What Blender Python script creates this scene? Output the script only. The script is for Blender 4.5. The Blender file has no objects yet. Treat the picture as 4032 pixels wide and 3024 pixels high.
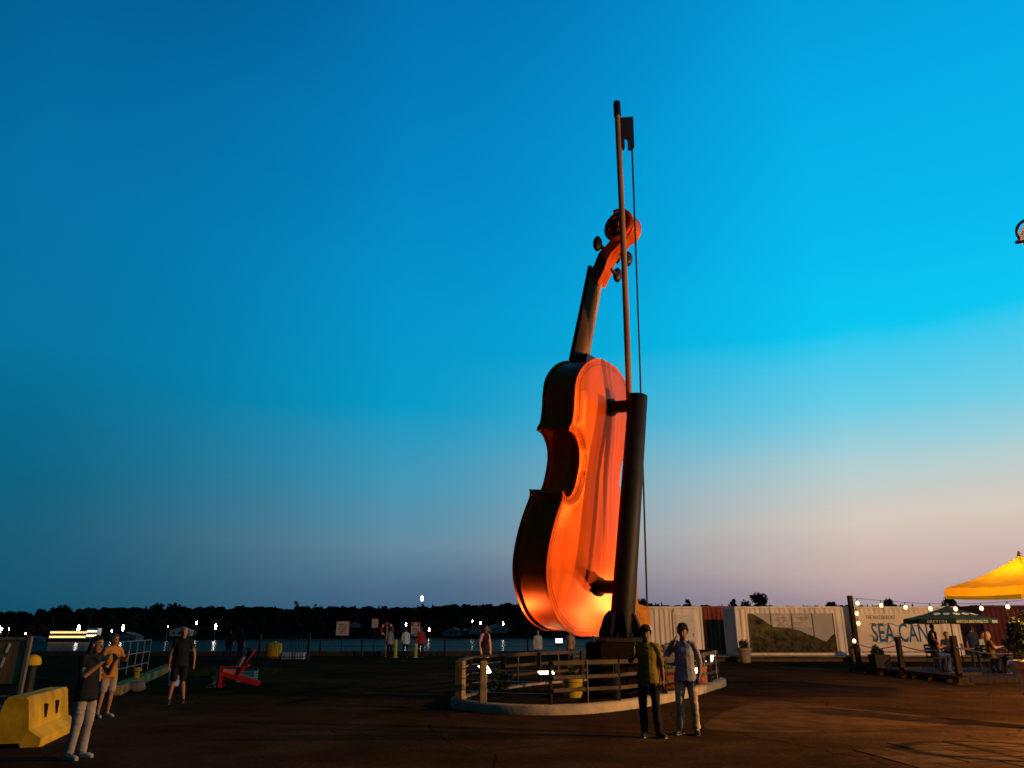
import bpy, bmesh, math, random
import numpy as np
from mathutils import Vector, Matrix, noise
random.seed(7)
SC = bpy.context.scene
COL = SC.collection
R = math.radians

# ------------------------------------------------------------------ camera
cam = bpy.data.cameras.new('camera')
cam.sensor_width = 36.0
cam.lens = 36.0 * 2900 / 4032
cam.clip_start = 0.05
cam.clip_end = 6000
camo = bpy.data.objects.new('camera', cam)
camo.location = (0, 0, 1.64)
camo.rotation_euler = (R(90 + 18.46), 0, 0)
COL.objects.link(camo)
SC.camera = camo

# ------------------------------------------------------------------ dusk sky
SUN_AZ = R(62)      # where the sun went down, clockwise from straight ahead
world = bpy.data.worlds.new('World')
SC.world = world
world.use_nodes = True
wn, wl = world.node_tree.nodes, world.node_tree.links
wn.clear()


def s2l(c):
    return tuple(((v / 255) / 12.92 if v / 255 <= 0.04045 else ((v / 255 + 0.055) / 1.055) ** 2.4) for v in c) + (1.0,)


def wmath(op, a, b=None, clamp=False):
    n = wn.new('ShaderNodeMath')
    n.operation = op
    n.use_clamp = clamp
    for i, v in enumerate((a, b)):
        if v is None:
            continue
        if isinstance(v, (int, float)):
            n.inputs[i].default_value = v
        else:
            wl.new(v, n.inputs[i])
    return n.outputs[0]


tc = wn.new('ShaderNodeTexCoord')
nrm = wn.new('ShaderNodeVectorMath')
nrm.operation = 'NORMALIZE'
wl.new(tc.outputs['Generated'], nrm.inputs[0])
sep = wn.new('ShaderNodeSeparateXYZ')
wl.new(nrm.outputs[0], sep.inputs[0])
dx, dy, dz = sep.outputs
elev = wmath('MULTIPLY', wmath('ARCSINE', dz), 180 / math.pi / 90.0, True)      # 0..90 degrees -> 0..1
hz_n = wn.new('ShaderNodeTexNoise')
hz_n.inputs['Scale'].default_value = 2.6
hz_n.inputs['Detail'].default_value = 5.0
hz_m = wn.new('ShaderNodeMapping')
hz_m.inputs['Scale'].default_value = (1.0, 1.0, 5.0)
wl.new(nrm.outputs[0], hz_m.inputs[0])
wl.new(hz_m.outputs[0], hz_n.inputs['Vector'])
# thin uneven haze: the colour bands wander a little with height
elev = wmath('ADD', elev, wmath('MULTIPLY', wmath('SUBTRACT', hz_n.outputs['Fac'], 0.5), 0.028), True)
hlen = wmath('SQRT', wmath('ADD', wmath('ADD', wmath('MULTIPLY', dx, dx), wmath('MULTIPLY', dy, dy)), 1e-5))
sdot = wmath('DIVIDE', wmath('ADD', wmath('MULTIPLY', dx, math.sin(SUN_AZ)), wmath('MULTIPLY', dy, math.cos(SUN_AZ))), hlen)
azf = wn.new('ShaderNodeMapRange')
azf.inputs['From Min'].default_value = -0.15
azf.inputs['From Max'].default_value = 0.80
azf.interpolation_type = 'LINEAR'
wl.new(sdot, azf.inputs['Value'])


def ramp(stops):
    n = wn.new('ShaderNodeValToRGB')
    n.color_ramp.interpolation = 'EASE' if False else 'LINEAR'
    els = n.color_ramp.elements
    while len(els) < len(stops):
        els.new(0.5)
    for e, (d, c) in zip(els, stops):
        e.position = d / 90.0
        e.color = s2l(c)
    wl.new(elev, n.inputs[0])
    return n.outputs[0]


far_side = ramp([(0, (8, 76, 100)), (4, (14, 86, 112)), (10, (0, 96, 126)), (18, (0, 114, 158)), (28, (0, 113, 166)), (38, (0, 101, 156)), (50, (0, 76, 126)), (70, (0, 40, 84)), (90, (0, 28, 64))])
mid_side = ramp([(0, (50, 90, 120)), (3, (74, 108, 136)), (6, (98, 136, 158)), (10, (70, 148, 178)), (16, (0, 154, 198)), (24, (0, 148, 204)), (34, (0, 132, 194)), (46, (0, 114, 178)), (58, (0, 76, 134)), (72, (0, 42, 88)), (90, (0, 28, 64))])
sun_side = ramp([(0, (132, 124, 146)), (2.2, (174, 150, 156)), (3.8, (200, 174, 168)), (7.2, (214, 200, 188)), (11, (180, 206, 208)), (15, (108, 204, 228)), (20.5, (0, 198, 240)), (26, (0, 186, 238)), (38, (0, 166, 226)), (48, (0, 142, 206)), (60, (0, 84, 144)), (74, (0, 44, 92)), (90, (0, 28, 64))])
night_side = ramp([(0, (10, 20, 32)), (10, (4, 26, 44)), (40, (0, 24, 50)), (90, (0, 28, 64))])


def wmix(f, a, b):
    n = wn.new('ShaderNodeMix')
    n.data_type = 'RGBA'
    wl.new(f, n.inputs[0])
    wl.new(a, n.inputs[6])
    wl.new(b, n.inputs[7])
    return n.outputs[2]


fa = wmath('POWER', wmath('MULTIPLY', azf.outputs[0], 2.0, True), 1.65)
fb = wmath('POWER', wmath('SUBTRACT', wmath('MULTIPLY', azf.outputs[0], 2.0), 1.0, True), 1.7)
nightf = wn.new('ShaderNodeMapRange')
nightf.inputs['From Min'].default_value = -0.75
nightf.inputs['From Max'].default_value = -0.15
wl.new(sdot, nightf.inputs['Value'])
dusk = wmix(nightf.outputs[0], night_side, wmix(fb, wmix(fa, far_side, mid_side), sun_side))
nishita = wn.new('ShaderNodeTexSky')
nishita.sky_type = 'NISHITA'
nishita.sun_disc = False
nishita.sun_elevation = R(0.5)
nishita.sun_rotation = SUN_AZ
bg1 = wn.new('ShaderNodeBackground')
bg1.inputs['Strength'].default_value = 1.0
wl.new(dusk, bg1.inputs['Color'])
bg2 = wn.new('ShaderNodeBackground')
bg2.inputs['Strength'].default_value = 0.004
wl.new(nishita.outputs[0], bg2.inputs['Color'])
addw = wn.new('ShaderNodeAddShader')
wl.new(bg1.outputs[0], addw.inputs[0])
wl.new(bg2.outputs[0], addw.inputs[1])
wout = wn.new('ShaderNodeOutputWorld')
wl.new(addw.outputs[0], wout.inputs['Surface'])

# the last of the sun, all but gone
sun = bpy.data.lights.new('sun', 'SUN')
sun.energy = 0.04
sun.angle = R(12)
sun.color = (1.0, 0.72, 0.5)
suno = bpy.data.objects.new('sun', sun)
suno.rotation_euler = Vector((-math.sin(SUN_AZ), -math.cos(SUN_AZ), -0.05)).to_track_quat('-Z', 'Y').to_euler()
COL.objects.link(suno)

SC.view_settings.view_transform = 'Standard'
SC.view_settings.look = 'None'
SC.view_settings.exposure = 0.0
SC.view_settings.gamma = 1.0
SC.view_settings.use_curve_mapping = False
try:
    SC.cycles.sample_clamp_indirect = 4.0
    SC.cycles.max_bounces = 8
    SC.cycles.caustics_reflective = False
    SC.cycles.caustics_refractive = False
except Exception:
    pass

# ------------------------------------------------------------------ materials
_mats = {}


def mat(name, col=(0.5, 0.5, 0.5), rough=0.6, metal=0.0, var=0.25, scale=6.0, bump=0.15, coat=0.0, emit=None, estr=0.0, stretch=None, col2=None, spec=0.2, detail=5.0, bscale=None, trans=0.0):
    if name in _mats:
        return _mats[name]
    m = bpy.data.materials.new(name)
    m.use_nodes = True
    n, l = m.node_tree.nodes, m.node_tree.links
    b = n['Principled BSDF']
    b.inputs['Roughness'].default_value = rough
    b.inputs['Metallic'].default_value = metal
    b.inputs['Specular IOR Level'].default_value = spec
    if coat:
        b.inputs['Coat Weight'].default_value = coat
        b.inputs['Coat Roughness'].default_value = 0.12
    if trans:
        b.inputs['Transmission Weight'].default_value = trans
    if emit:
        b.inputs['Emission Color'].default_value = (*emit, 1)
        b.inputs['Emission Strength'].default_value = estr
    t = n.new('ShaderNodeTexCoord')
    mp = n.new('ShaderNodeMapping')
    if stretch:
        mp.inputs['Scale'].default_value = stretch
    l.new(t.outputs['Object'], mp.inputs[0])
    ns = n.new('ShaderNodeTexNoise')
    ns.inputs['Scale'].default_value = scale
    ns.inputs['Detail'].default_value = detail
    l.new(mp.outputs[0], ns.inputs['Vector'])
    cr = n.new('ShaderNodeValToRGB')
    c1 = tuple(max(0, v * (1 - var)) for v in col)
    c2 = col2 if col2 else tuple(min(1, v * (1 + var)) for v in col)
    cr.color_ramp.elements[0].position = 0.32
    cr.color_ramp.elements[1].position = 0.68
    cr.color_ramp.elements[0].color = (*c1, 1)
    cr.color_ramp.elements[1].color = (*c2, 1)
    l.new(ns.outputs['Fac'], cr.inputs[0])
    l.new(cr.outputs[0], b.inputs['Base Color'])
    if bump:
        n2 = n.new('ShaderNodeTexNoise')
        n2.inputs['Scale'].default_value = bscale or scale * 4
        n2.inputs['Detail'].default_value = 4
        l.new(mp.outputs[0], n2.inputs['Vector'])
        bp = n.new('ShaderNodeBump')
        bp.inputs['Strength'].default_value = bump
        bp.inputs['Distance'].default_value = 0.02
        l.new(n2.outputs['Fac'], bp.inputs['Height'])
        l.new(bp.outputs[0], b.inputs['Normal'])
        rr = n.new('ShaderNodeMapRange')
        rr.inputs['To Min'].default_value = max(0.03, rough - 0.12)
        rr.inputs['To Max'].default_value = min(1, rough + 0.12)
        l.new(ns.outputs['Fac'], rr.inputs['Value'])
        l.new(rr.outputs[0], b.inputs['Roughness'])
    _mats[name] = m
    return m


def glow(name, col, strength):
    if name in _mats:
        return _mats[name]
    m = bpy.data.materials.new(name)
    m.use_nodes = True
    b = m.node_tree.nodes['Principled BSDF']
    b.inputs['Base Color'].default_value = (0.8, 0.8, 0.8, 1)
    b.inputs['Emission Color'].default_value = (*col, 1)
    b.inputs['Emission Strength'].default_value = strength
    _mats[name] = m
    return m


# ------------------------------------------------------------------ mesh builder
class MB:
    def __init__(self):
        self.v, self.f = [], []

    def add(self, vs, fs):
        o = len(self.v)
        self.v += [tuple(p) for p in vs]
        self.f += [tuple(i + o for i in f) for f in fs]
        return self

    def box(self, c, s, rz=0.0, rx=0.0, ry=0.0, taper=1.0):
        M = Matrix.Rotation(rz, 3, 'Z') @ Matrix.Rotation(ry, 3, 'Y') @ Matrix.Rotation(rx, 3, 'X')
        vs = []
        for z in (-.5, .5):
            k = taper if z > 0 else 1.0
            for x, y in ((-.5, -.5), (.5, -.5), (.5, .5), (-.5, .5)):
                vs.append(Vector(c) + M @ Vector((x * s[0] * k, y * s[1] * k, z * s[2])))
        return self.add(vs, [(3, 2, 1, 0), (4, 5, 6, 7), (0, 1, 5, 4), (1, 2, 6, 5), (2, 3, 7, 6), (3, 0, 4, 7)])

    def bbox(self, c, s, b=0.02, rz=0.0):
        """box with chamfered long edges"""
        sx, sy, sz = s[0] / 2, s[1] / 2, s[2] / 2
        b = min(b, sx * .45, sy * .45, sz * .45)
        rings = []
        for z, k in ((-sz, b), (-sz + b, 0), (sz - b, 0), (sz, b)):
            x, y = sx - k, sy - k
            rings.append([(-x, -y + b, z), (-x + b, -y, z), (x - b, -y, z), (x, -y + b, z), (x, y - b, z), (x - b, y, z), (-x + b, y, z), (-x, y - b, z)])
        M = Matrix.Rotation(rz, 3, 'Z')
        vs = [Vector(c) + M @ Vector(p) for r in rings for p in r]
        fs = [tuple(range(7, -1, -1)), tuple(range(24, 32))]
        for i in range(3):
            for j in range(8):
                k = (j + 1) % 8
                fs.append((i * 8 + j, i * 8 + k, i * 8 + 8 + k, i * 8 + 8 + j))
        return self.add(vs, fs)

    def tube(self, path, rad, seg=10, caps=True, up=(0, 0, 1)):
        """rad: number, list of numbers or list of (rx, ry)"""
        P = [Vector(p) for p in path]
        n = len(P)
        if not isinstance(rad, (list, tuple)):
            rad = [rad] * n
        vs, fs = [], []
        prev = None
        for i, p in enumerate(P):
            d = (P[min(i + 1, n - 1)] - P[max(i - 1, 0)])
            d = d.normalized() if d.length > 1e-9 else Vector((0, 0, 1))
            if prev is None:
                u = Vector(up)
                if abs(u.dot(d)) > 0.95:
                    u = Vector((1, 0, 0)) if abs(d.x) < .9 else Vector((0, 1, 0))
            else:
                u = prev
            a = (u - d * u.dot(d)).normalized()
            prev = a
            b = d.cross(a)
            r = rad[i] if isinstance(rad[i], (list, tuple)) else (rad[i], rad[i])
            for k in range(seg):
                t = 2 * math.pi * k / seg
                vs.append(p + a * (r[0] * math.cos(t)) + b * (r[1] * math.sin(t)))
        for i in range(n - 1):
            for k in range(seg):
                k2 = (k + 1) % seg
                fs.append((i * seg + k, i * seg + k2, (i + 1) * seg + k2, (i + 1) * seg + k))
        if caps:
            fs.append(tuple(range(seg - 1, -1, -1)))
            fs.append(tuple(range((n - 1) * seg, n * seg)))
        return self.add(vs, fs)

    def lathe(self, prof, c=(0, 0, 0), seg=20, axis='Z', caps=True, wob=0.0):
        vs, fs = [], []
        for r, z in prof:
            for k in range(seg):
                t = 2 * math.pi * k / seg
                rr = r * (1 + wob * math.sin(5 * t))
                p = (rr * math.cos(t), rr * math.sin(t), z)
                if axis == 'X':
                    p = (p[2], p[0], p[1])
                elif axis == 'Y':
                    p = (p[0], p[2], p[1])
                vs.append((p[0] + c[0], p[1] + c[1], p[2] + c[2]))
        n = len(prof)
        for i in range(n - 1):
            for k in range(seg):
                k2 = (k + 1) % seg
                fs.append((i * seg + k, i * seg + k2, (i + 1) * seg + k2, (i + 1) * seg + k))
        if caps:
            fs.append(tuple(range(seg - 1, -1, -1)))
            fs.append(tuple(range((n - 1) * seg, n * seg)))
        return self.add(vs, fs)

    def prism(self, outline, d0, d1, plane='XZ', off=(0, 0, 0)):
        """extrude a 2-D outline; plane XZ extrudes along Y, YZ along X, XY along Z"""
        n = len(outline)
        vs = []
        for d in (d0, d1):
            for a, b in outline:
                p = {'XZ': (a, d, b), 'YZ': (d, a, b), 'XY': (a, b, d)}[plane]
                vs.append((p[0] + off[0], p[1] + off[1], p[2] + off[2]))
        fs = [tuple(range(n)), tuple(range(2 * n - 1, n - 1, -1))]
        for i in range(n):
            j = (i + 1) % n
            fs.append((i, i + n, j + n, j))
        return self.add(vs, fs)

    def ico(self, c, s, sub=1, jit=0.0, rnd=random):
        bm = bmesh.new()
        bmesh.ops.create_icosphere(bm, subdivisions=sub, radius=1.0)
        vs = []
        for v in bm.verts:
            k = 1 + (rnd.random() - .5) * 2 * jit
            vs.append((c[0] + v.co.x * s[0] * k, c[1] + v.co.y * s[1] * k, c[2] + v.co.z * s[2] * k))
        fs = [tuple(v.index for v in f.verts) for f in bm.faces]
        bm.free()
        return self.add(vs, fs)

    def mesh(self, name, smooth=None, fix=True):
        me = bpy.data.meshes.new(name)
        me.from_pydata(self.v, [], self.f)
        if fix:
            bm = bmesh.new()
            bm.from_mesh(me)
            bmesh.ops.recalc_face_normals(bm, faces=bm.faces)
            bm.to_mesh(me)
            bm.free()
        if smooth is not None:
            me.shade_smooth()
            me.set_sharp_from_angle(angle=R(smooth))
        return me

    def build(self, name, m, parent=None, smooth=None, fix=True, loc=None):
        return obj(name, self.mesh(name, smooth, fix), m, parent, loc)


def obj(name, me, m=None, parent=None, loc=None):
    o = bpy.data.objects.new(name, me)
    if m is not None and len(me.materials) == 0:
        me.materials.append(m)
    COL.objects.link(o)
    if parent is not None:
        o.parent = parent
    if loc is not None:
        o.location = loc
    return o


def tag(o, label, cat, group=None):
    o['label'] = label
    o['category'] = cat
    if group:
        o['group'] = group
    return o


def thing(name, label, cat, loc=(0, 0, 0), rz=0.0, group=None):
    o = bpy.data.objects.new(name, None)
    o.empty_display_size = 0.2
    COL.objects.link(o)
    o.location = loc
    o.rotation_euler = (0, 0, rz)
    return tag(o, label, cat, group)


def struct(o, kind='structure'):
    o['kind'] = kind
    return o


def dup(root, loc, rz=None, label=None, group=None, scale=None):
    r = root.copy()
    COL.objects.link(r)
    r.location = loc
    if rz is not None:
        r.rotation_euler = (0, 0, rz)
    if scale:
        r.scale = scale
    if label:
        r['label'] = label
    if group:
        r['group'] = group
    for ch in list(root.children):
        if ch.type == 'LIGHT' and False:
            continue
        c = ch.copy()
        COL.objects.link(c)
        c.parent = r
        for g in ch.children:
            d = g.copy()
            COL.objects.link(d)
            d.parent = c
    return r


def text_mesh(txt, size, depth=0.004, bold=0.0, spacing=1.0):
    cu = bpy.data.curves.new('lettering', 'FONT')
    cu.body = txt
    cu.size = size
    cu.extrude = depth
    cu.offset = bold
    cu.space_character = spacing
    cu.align_x = 'CENTER'
    cu.align_y = 'CENTER'
    cu.resolution_u = 3
    o = bpy.data.objects.new('tmp', cu)
    COL.objects.link(o)
    dg = bpy.context.evaluated_depsgraph_get()
    me = bpy.data.meshes.new_from_object(o.evaluated_get(dg))
    bpy.data.objects.remove(o)
    return me


def spot(name, parent, loc, target, watts, col, size=R(70), blend=0.6, rad=0.08):
    li = bpy.data.lights.new(name, 'SPOT')
    li.energy = watts
    li.color = col
    li.spot_size = size
    li.spot_blend = blend
    li.shadow_soft_size = rad
    o = bpy.data.objects.new(name, li)
    COL.objects.link(o)
    o.parent = parent
    o.location = loc
    d = Vector(target) - Vector(loc)
    o.rotation_euler = d.to_track_quat('-Z', 'Y').to_euler()
    return o


def point(name, parent, loc, watts, col, rad=0.05):
    li = bpy.data.lights.new(name, 'POINT')
    li.energy = watts
    li.color = col
    li.shadow_soft_size = rad
    o = bpy.data.objects.new(name, li)
    COL.objects.link(o)
    o.parent = parent
    o.location = loc
    return o


def crom(pts, n=6, closed=False):
    """Catmull-Rom through 2-D or 3-D points"""
    P = [Vector(p) for p in pts]
    out = []
    N = len(P)
    rng = range(N if closed else N - 1)
    for i in rng:
        if closed:
            a, b, c, d = P[(i - 1) % N], P[i], P[(i + 1) % N], P[(i + 2) % N]
        else:
            a, b, c, d = P[max(i - 1, 0)], P[i], P[i + 1], P[min(i + 2, N - 1)]
        for k in range(n):
            t = k / n
            out.append(0.5 * ((2 * b) + (c - a) * t + (2 * a - 5 * b + 4 * c - d) * t * t + (3 * b - a - 3 * c + d) * t ** 3))
    if not closed:
        out.append(P[-1])
    return out

# ================================================================== SETTING
# ---- ground
def asphalt():
    m = bpy.data.materials.new('asphalt')
    m.use_nodes = True
    n, l = m.node_tree.nodes, m.node_tree.links
    b = n['Principled BSDF']
    b.inputs['Roughness'].default_value = 0.85
    b.inputs['Specular IOR Level'].default_value = 0.0
    t = n.new('ShaderNodeTexCoord')
    big = n.new('ShaderNodeTexNoise')
    big.inputs['Scale'].default_value = 0.22
    big.inputs['Detail'].default_value = 5
    big.inputs['Distortion'].default_value = 0.8
    fine = n.new('ShaderNodeTexNoise')
    fine.inputs['Scale'].default_value = 14
    fine.inputs['Detail'].default_value = 8
    fine.inputs['Roughness'].default_value = 0.7
    for k in (big, fine):
        l.new(t.outputs['Object'], k.inputs['Vector'])
    cr = n.new('ShaderNodeValToRGB')
    e = cr.color_ramp.elements
    e[0].position, e[0].color = 0.34, (0.028, 0.0135, 0.0058, 1)
    e[1].position, e[1].color = 0.66, (0.055, 0.027, 0.0115, 1)
    l.new(big.outputs['Fac'], cr.inputs[0])
    cf = n.new('ShaderNodeValToRGB')
    cf.color_ramp.elements[0].position = 0.35
    cf.color_ramp.elements[1].position = 0.65
    cf.color_ramp.elements[0].color = (0.62, 0.62, 0.62, 1)
    cf.color_ramp.elements[1].color = (1.3, 1.3, 1.3, 1)
    l.new(fine.outputs['Fac'], cf.inputs[0])
    mx = n.new('ShaderNodeMix')
    mx.data_type = 'RGBA'
    mx.blend_type = 'MULTIPLY'
    mx.inputs[0].default_value = 1.0
    l.new(cr.outputs[0], mx.inputs[6])
    l.new(cf.outputs[0], mx.inputs[7])
    mid = n.new('ShaderNodeTexNoise')
    mid.inputs['Scale'].default_value = 1.1
    mid.inputs['Detail'].default_value = 6
    l.new(t.outputs['Object'], mid.inputs['Vector'])
    cm = n.new('ShaderNodeValToRGB')
    cm.color_ramp.elements[0].position = 0.42
    cm.color_ramp.elements[1].position = 0.60
    cm.color_ramp.elements[0].color = (0.80, 0.80, 0.80, 1)
    cm.color_ramp.elements[1].color = (1.10, 1.10, 1.10, 1)
    l.new(mid.outputs['Fac'], cm.inputs[0])
    mm = n.new('ShaderNodeMix')
    mm.data_type = 'RGBA'
    mm.blend_type = 'MULTIPLY'
    mm.inputs[0].default_value = 1.0
    l.new(mx.outputs[2], mm.inputs[6])
    l.new(cm.outputs[0], mm.inputs[7])
    mx = mm
    # hairline cracks
    vo = n.new('ShaderNodeTexVoronoi')
    vo.feature = 'DISTANCE_TO_EDGE'
    vo.inputs['Scale'].default_value = 0.35
    wob = n.new('ShaderNodeTexNoise')
    wob.inputs['Scale'].default_value = 1.3
    l.new(t.outputs['Object'], wob.inputs['Vector'])
    ad = n.new('ShaderNodeMix')
    ad.data_type = 'VECTOR'
    ad.inputs[0].default_value = 0.25
    l.new(t.outputs['Object'], ad.inputs[4])
    l.new(wob.outputs['Color'], ad.inputs[5])
    l.new(ad.outputs[1], vo.inputs['Vector'])
    ck = n.new('ShaderNodeMapRange')
    ck.inputs['From Max'].default_value = 0.006
    ck.inputs['To Min'].default_value = 0.45
    l.new(vo.outputs['Distance'], ck.inputs['Value'])
    m2 = n.new('ShaderNodeMix')
    m2.data_type = 'RGBA'
    m2.blend_type = 'MULTIPLY'
    m2.inputs[0].default_value = 1.0
    l.new(mx.outputs[2], m2.inputs[6])
    l.new(ck.outputs[0], m2.inputs[7])
    l.new(m2.outputs[2], b.inputs['Base Color'])
    bp = n.new('ShaderNodeBump')
    bp.inputs['Strength'].default_value = 0.35
    bp.inputs['Distance'].default_value = 0.015
    l.new(fine.outputs['Fac'], bp.inputs['Height'])
    l.new(bp.outputs[0], b.inputs['Normal'])
    return m


ASPH = asphalt()
g = MB()
g.add([(-70, -40, 0), (220, -40, 0), (220, 52, 0), (-70, 52, 0), (-70, 52, -3), (220, 52, -3)], [(0, 1, 2, 3), (3, 2, 5, 4)])
struct(g.build('ground', ASPH))

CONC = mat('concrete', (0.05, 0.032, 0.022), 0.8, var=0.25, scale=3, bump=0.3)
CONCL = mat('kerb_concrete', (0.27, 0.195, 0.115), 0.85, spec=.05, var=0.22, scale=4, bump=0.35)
edge = MB()
for i in range(34):
    edge.bbox((-67 + i * 4.0, 51.75, 0.16), (3.97, 0.45, 0.32), 0.03)
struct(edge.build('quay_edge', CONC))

# dark seams and a paler patch on the paving
SEAM = mat('tar_seam', (0.010, 0.006, 0.004), 0.8, bump=0.1, spec=.08)
PATCH = mat('paler_asphalt_patch', (0.064, 0.031, 0.013), 0.85, spec=.0, var=0.3, scale=2.2, bump=0.4, bscale=30)


def seam(pts, w, z=0.006):
    s = MB()
    P = [Vector((*p, z)) for p in crom(pts, 5)]
    for i, p in enumerate(P):
        d = (P[min(i + 1, len(P) - 1)] - P[max(i - 1, 0)]).normalized()
        nrm_ = Vector((-d.y, d.x, 0)) * (w * (0.6 + 0.5 * noise.noise(p * 3)))
        s.v += [tuple(p + nrm_), tuple(p - nrm_)]
    for i in range(len(P) - 1):
        s.f.append((2 * i, 2 * i + 1, 2 * i + 3, 2 * i + 2))
    return struct(s.build('pavement_seam', SEAM))


def patch(pts, z=0.004):
    P = crom(pts, 5, True)
    s = MB()
    s.add([(p[0], p[1], z) for p in P], [tuple(range(len(P)))])
    return struct(s.build('pavement_patch', PATCH))


patch([(3.4, 14.0), (5.0, 13.6), (7.2, 14.2), (8.4, 15.5), (7.4, 17.6), (6.4, 19.4), (5.4, 18.4), (4.2, 16.3)])
seam([(5.1, 20.4), (5.8, 20.1), (6.5, 19.6), (7.0, 18.9)], 0.05)
seam([(7.5, 17.7), (8.0, 17.2), (8.3, 16.6)], 0.05)
seam([(-12, 13.6), (-6, 13.2), (-1, 13.4), (3, 13.0), (9, 13.6)], 0.012)
seam([(-9, 23), (-5, 24.5), (-1.8, 27), (0.5, 33)], 0.03)
seam([(9.5, 33), (10, 28), (9.6, 22), (11.2, 16.5)], 0.025)

# paving slabs near the patio corner
SLABS = [mat('paving_slab_%d' % i, c, 0.85, var=0.25, scale=5, bump=0.4, spec=.0) for i, c in enumerate([(0.060, 0.031, 0.013), (0.050, 0.026, 0.011), (0.070, 0.037, 0.016)])]
pav = bpy.data.objects.new('paved_corner', None)
COL.objects.link(pav)
pav.location = (5.75, 8.5, -.016)
pav.rotation_euler = (0, 0, R(7))
struct(pav)
slab_me = []
for i in range(3):
    me = MB().bbox((0, 0, 0.011), (0.885, 0.585, 0.03), 0.008).mesh('slab')
    me.materials.append(SLABS[i])
    slab_me.append(me)
for r in range(7):
    for c in range(7):
        if r == 6 and c < 1:
            continue
        hs_ = (r % 2 and c == 0)
        o = obj('slab', slab_me[(r * 5 + c * 3 + (r * c) % 2) % 3], None, pav, (c * 0.9 - (0.45 if r % 2 else 0) + (.225 if hs_ else 0), r * 0.6, random.uniform(-0.003, 0.003)))
        if hs_:
            o.scale = (.49, 1, 1)
        o.rotation_euler = (random.uniform(-.004, .004), random.uniform(-.004, .004), random.uniform(-.006, .006))

# ---- water
def water_mat():
    m = bpy.data.materials.new('harbour_water')
    m.use_nodes = True
    n, l = m.node_tree.nodes, m.node_tree.links
    b = n['Principled BSDF']
    b.inputs['Base Color'].default_value = (0.006, 0.012, 0.018, 1)
    b.inputs['Roughness'].default_value = 0.16
    b.inputs['IOR'].default_value = 1.33
    b.inputs['Specular IOR Level'].default_value = 0.22
    t = n.new('ShaderNodeTexCoord')
    mp = n.new('ShaderNodeMapping')
    mp.inputs['Scale'].default_value = (0.12, 0.55, 1)
    l.new(t.outputs['Object'], mp.inputs[0])
    a = n.new('ShaderNodeTexNoise')
    a.inputs['Scale'].default_value = 1.0
    a.inputs['Detail'].default_value = 6
    a.inputs['Roughness'].default_value = 0.62
    l.new(mp.outputs[0], a.inputs['Vector'])
    bp = n.new('ShaderNodeBump')
    bp.inputs['Strength'].default_value = 0.55
    bp.inputs['Distance'].default_value = 0.35
    l.new(a.outputs['Fac'], bp.inputs['Height'])
    gl = n.new('ShaderNodeBsdfGlossy')
    gl.inputs['Color'].default_value = (0.11, 0.11, 0.11, 1)
    gl.inputs['Roughness'].default_value = 0.15
    l.new(bp.outputs[0], gl.inputs['Normal'])
    l.new(gl.outputs[0], n['Material Output'].inputs[0])
    return m


wmb = MB()
wmb.add([(-2500, 51.9, -1.5), (2500, 51.9, -1.5), (2500, 3000, -1.5), (-2500, 3000, -1.5)], [(0, 1, 2, 3)])
struct(wmb.build('water', water_mat()))

# ---- far shore
def lerp_tab(tab, x):
    if x <= tab[0][0]:
        return tab[0][1]
    for (x0, v0), (x1, v1) in zip(tab, tab[1:]):
        if x <= x1:
            return v0 + (v1 - v0) * (x - x0) / (x1 - x0)
    return tab[-1][1]


def shore_y(x):
    return lerp_tab([(-150, 222), (-50, 306), (400, 312)], x) + 8 * noise.noise(Vector((x * .02, 3, 0)))


def ridge_h(x):
    return 1.0 + lerp_tab([(-230, 1.2), (-194, 2.4), (-184, 5.0), (-140, 6.0), (-88, 7.4), (-39, 9.2), (2, 9.9), (60, 10.2), (110, 9.0), (300, 9.0)], x) + 0.7 * noise.noise(Vector((x * .03, 7, 1)))


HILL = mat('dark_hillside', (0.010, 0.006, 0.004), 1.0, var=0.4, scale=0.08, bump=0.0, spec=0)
hm = MB()
xs = [-420 + i * 10 for i in range(90)]
prof = [(0, -2.2), (5, -0.8), (20, .25), (48, .7), (80, 1.0), (190, 1.05), (420, 0.6)]
for x in xs:
    for d, k in prof:
        hm.v.append((x, shore_y(x) + d, k if k < 0 else k * ridge_h(x) - 1.0))
for i in range(len(xs) - 1):
    for j in range(len(prof) - 1):
        a = i * len(prof) + j
        hm.f.append((a, a + 1, a + len(prof) + 1, a + len(prof)))
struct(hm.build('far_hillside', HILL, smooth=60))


def hill_z(x, d):
    h = ridge_h(x)
    for (d0, k0), (d1, k1) in zip(prof, prof[1:]):
        if d0 <= d <= d1:
            f = (d - d0) / (d1 - d0)
            z0 = k0 if k0 < 0 else k0 * h - 1
            z1 = k1 if k1 < 0 else k1 * h - 1
            return z0 + (z1 - z0) * f
    return 0


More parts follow.
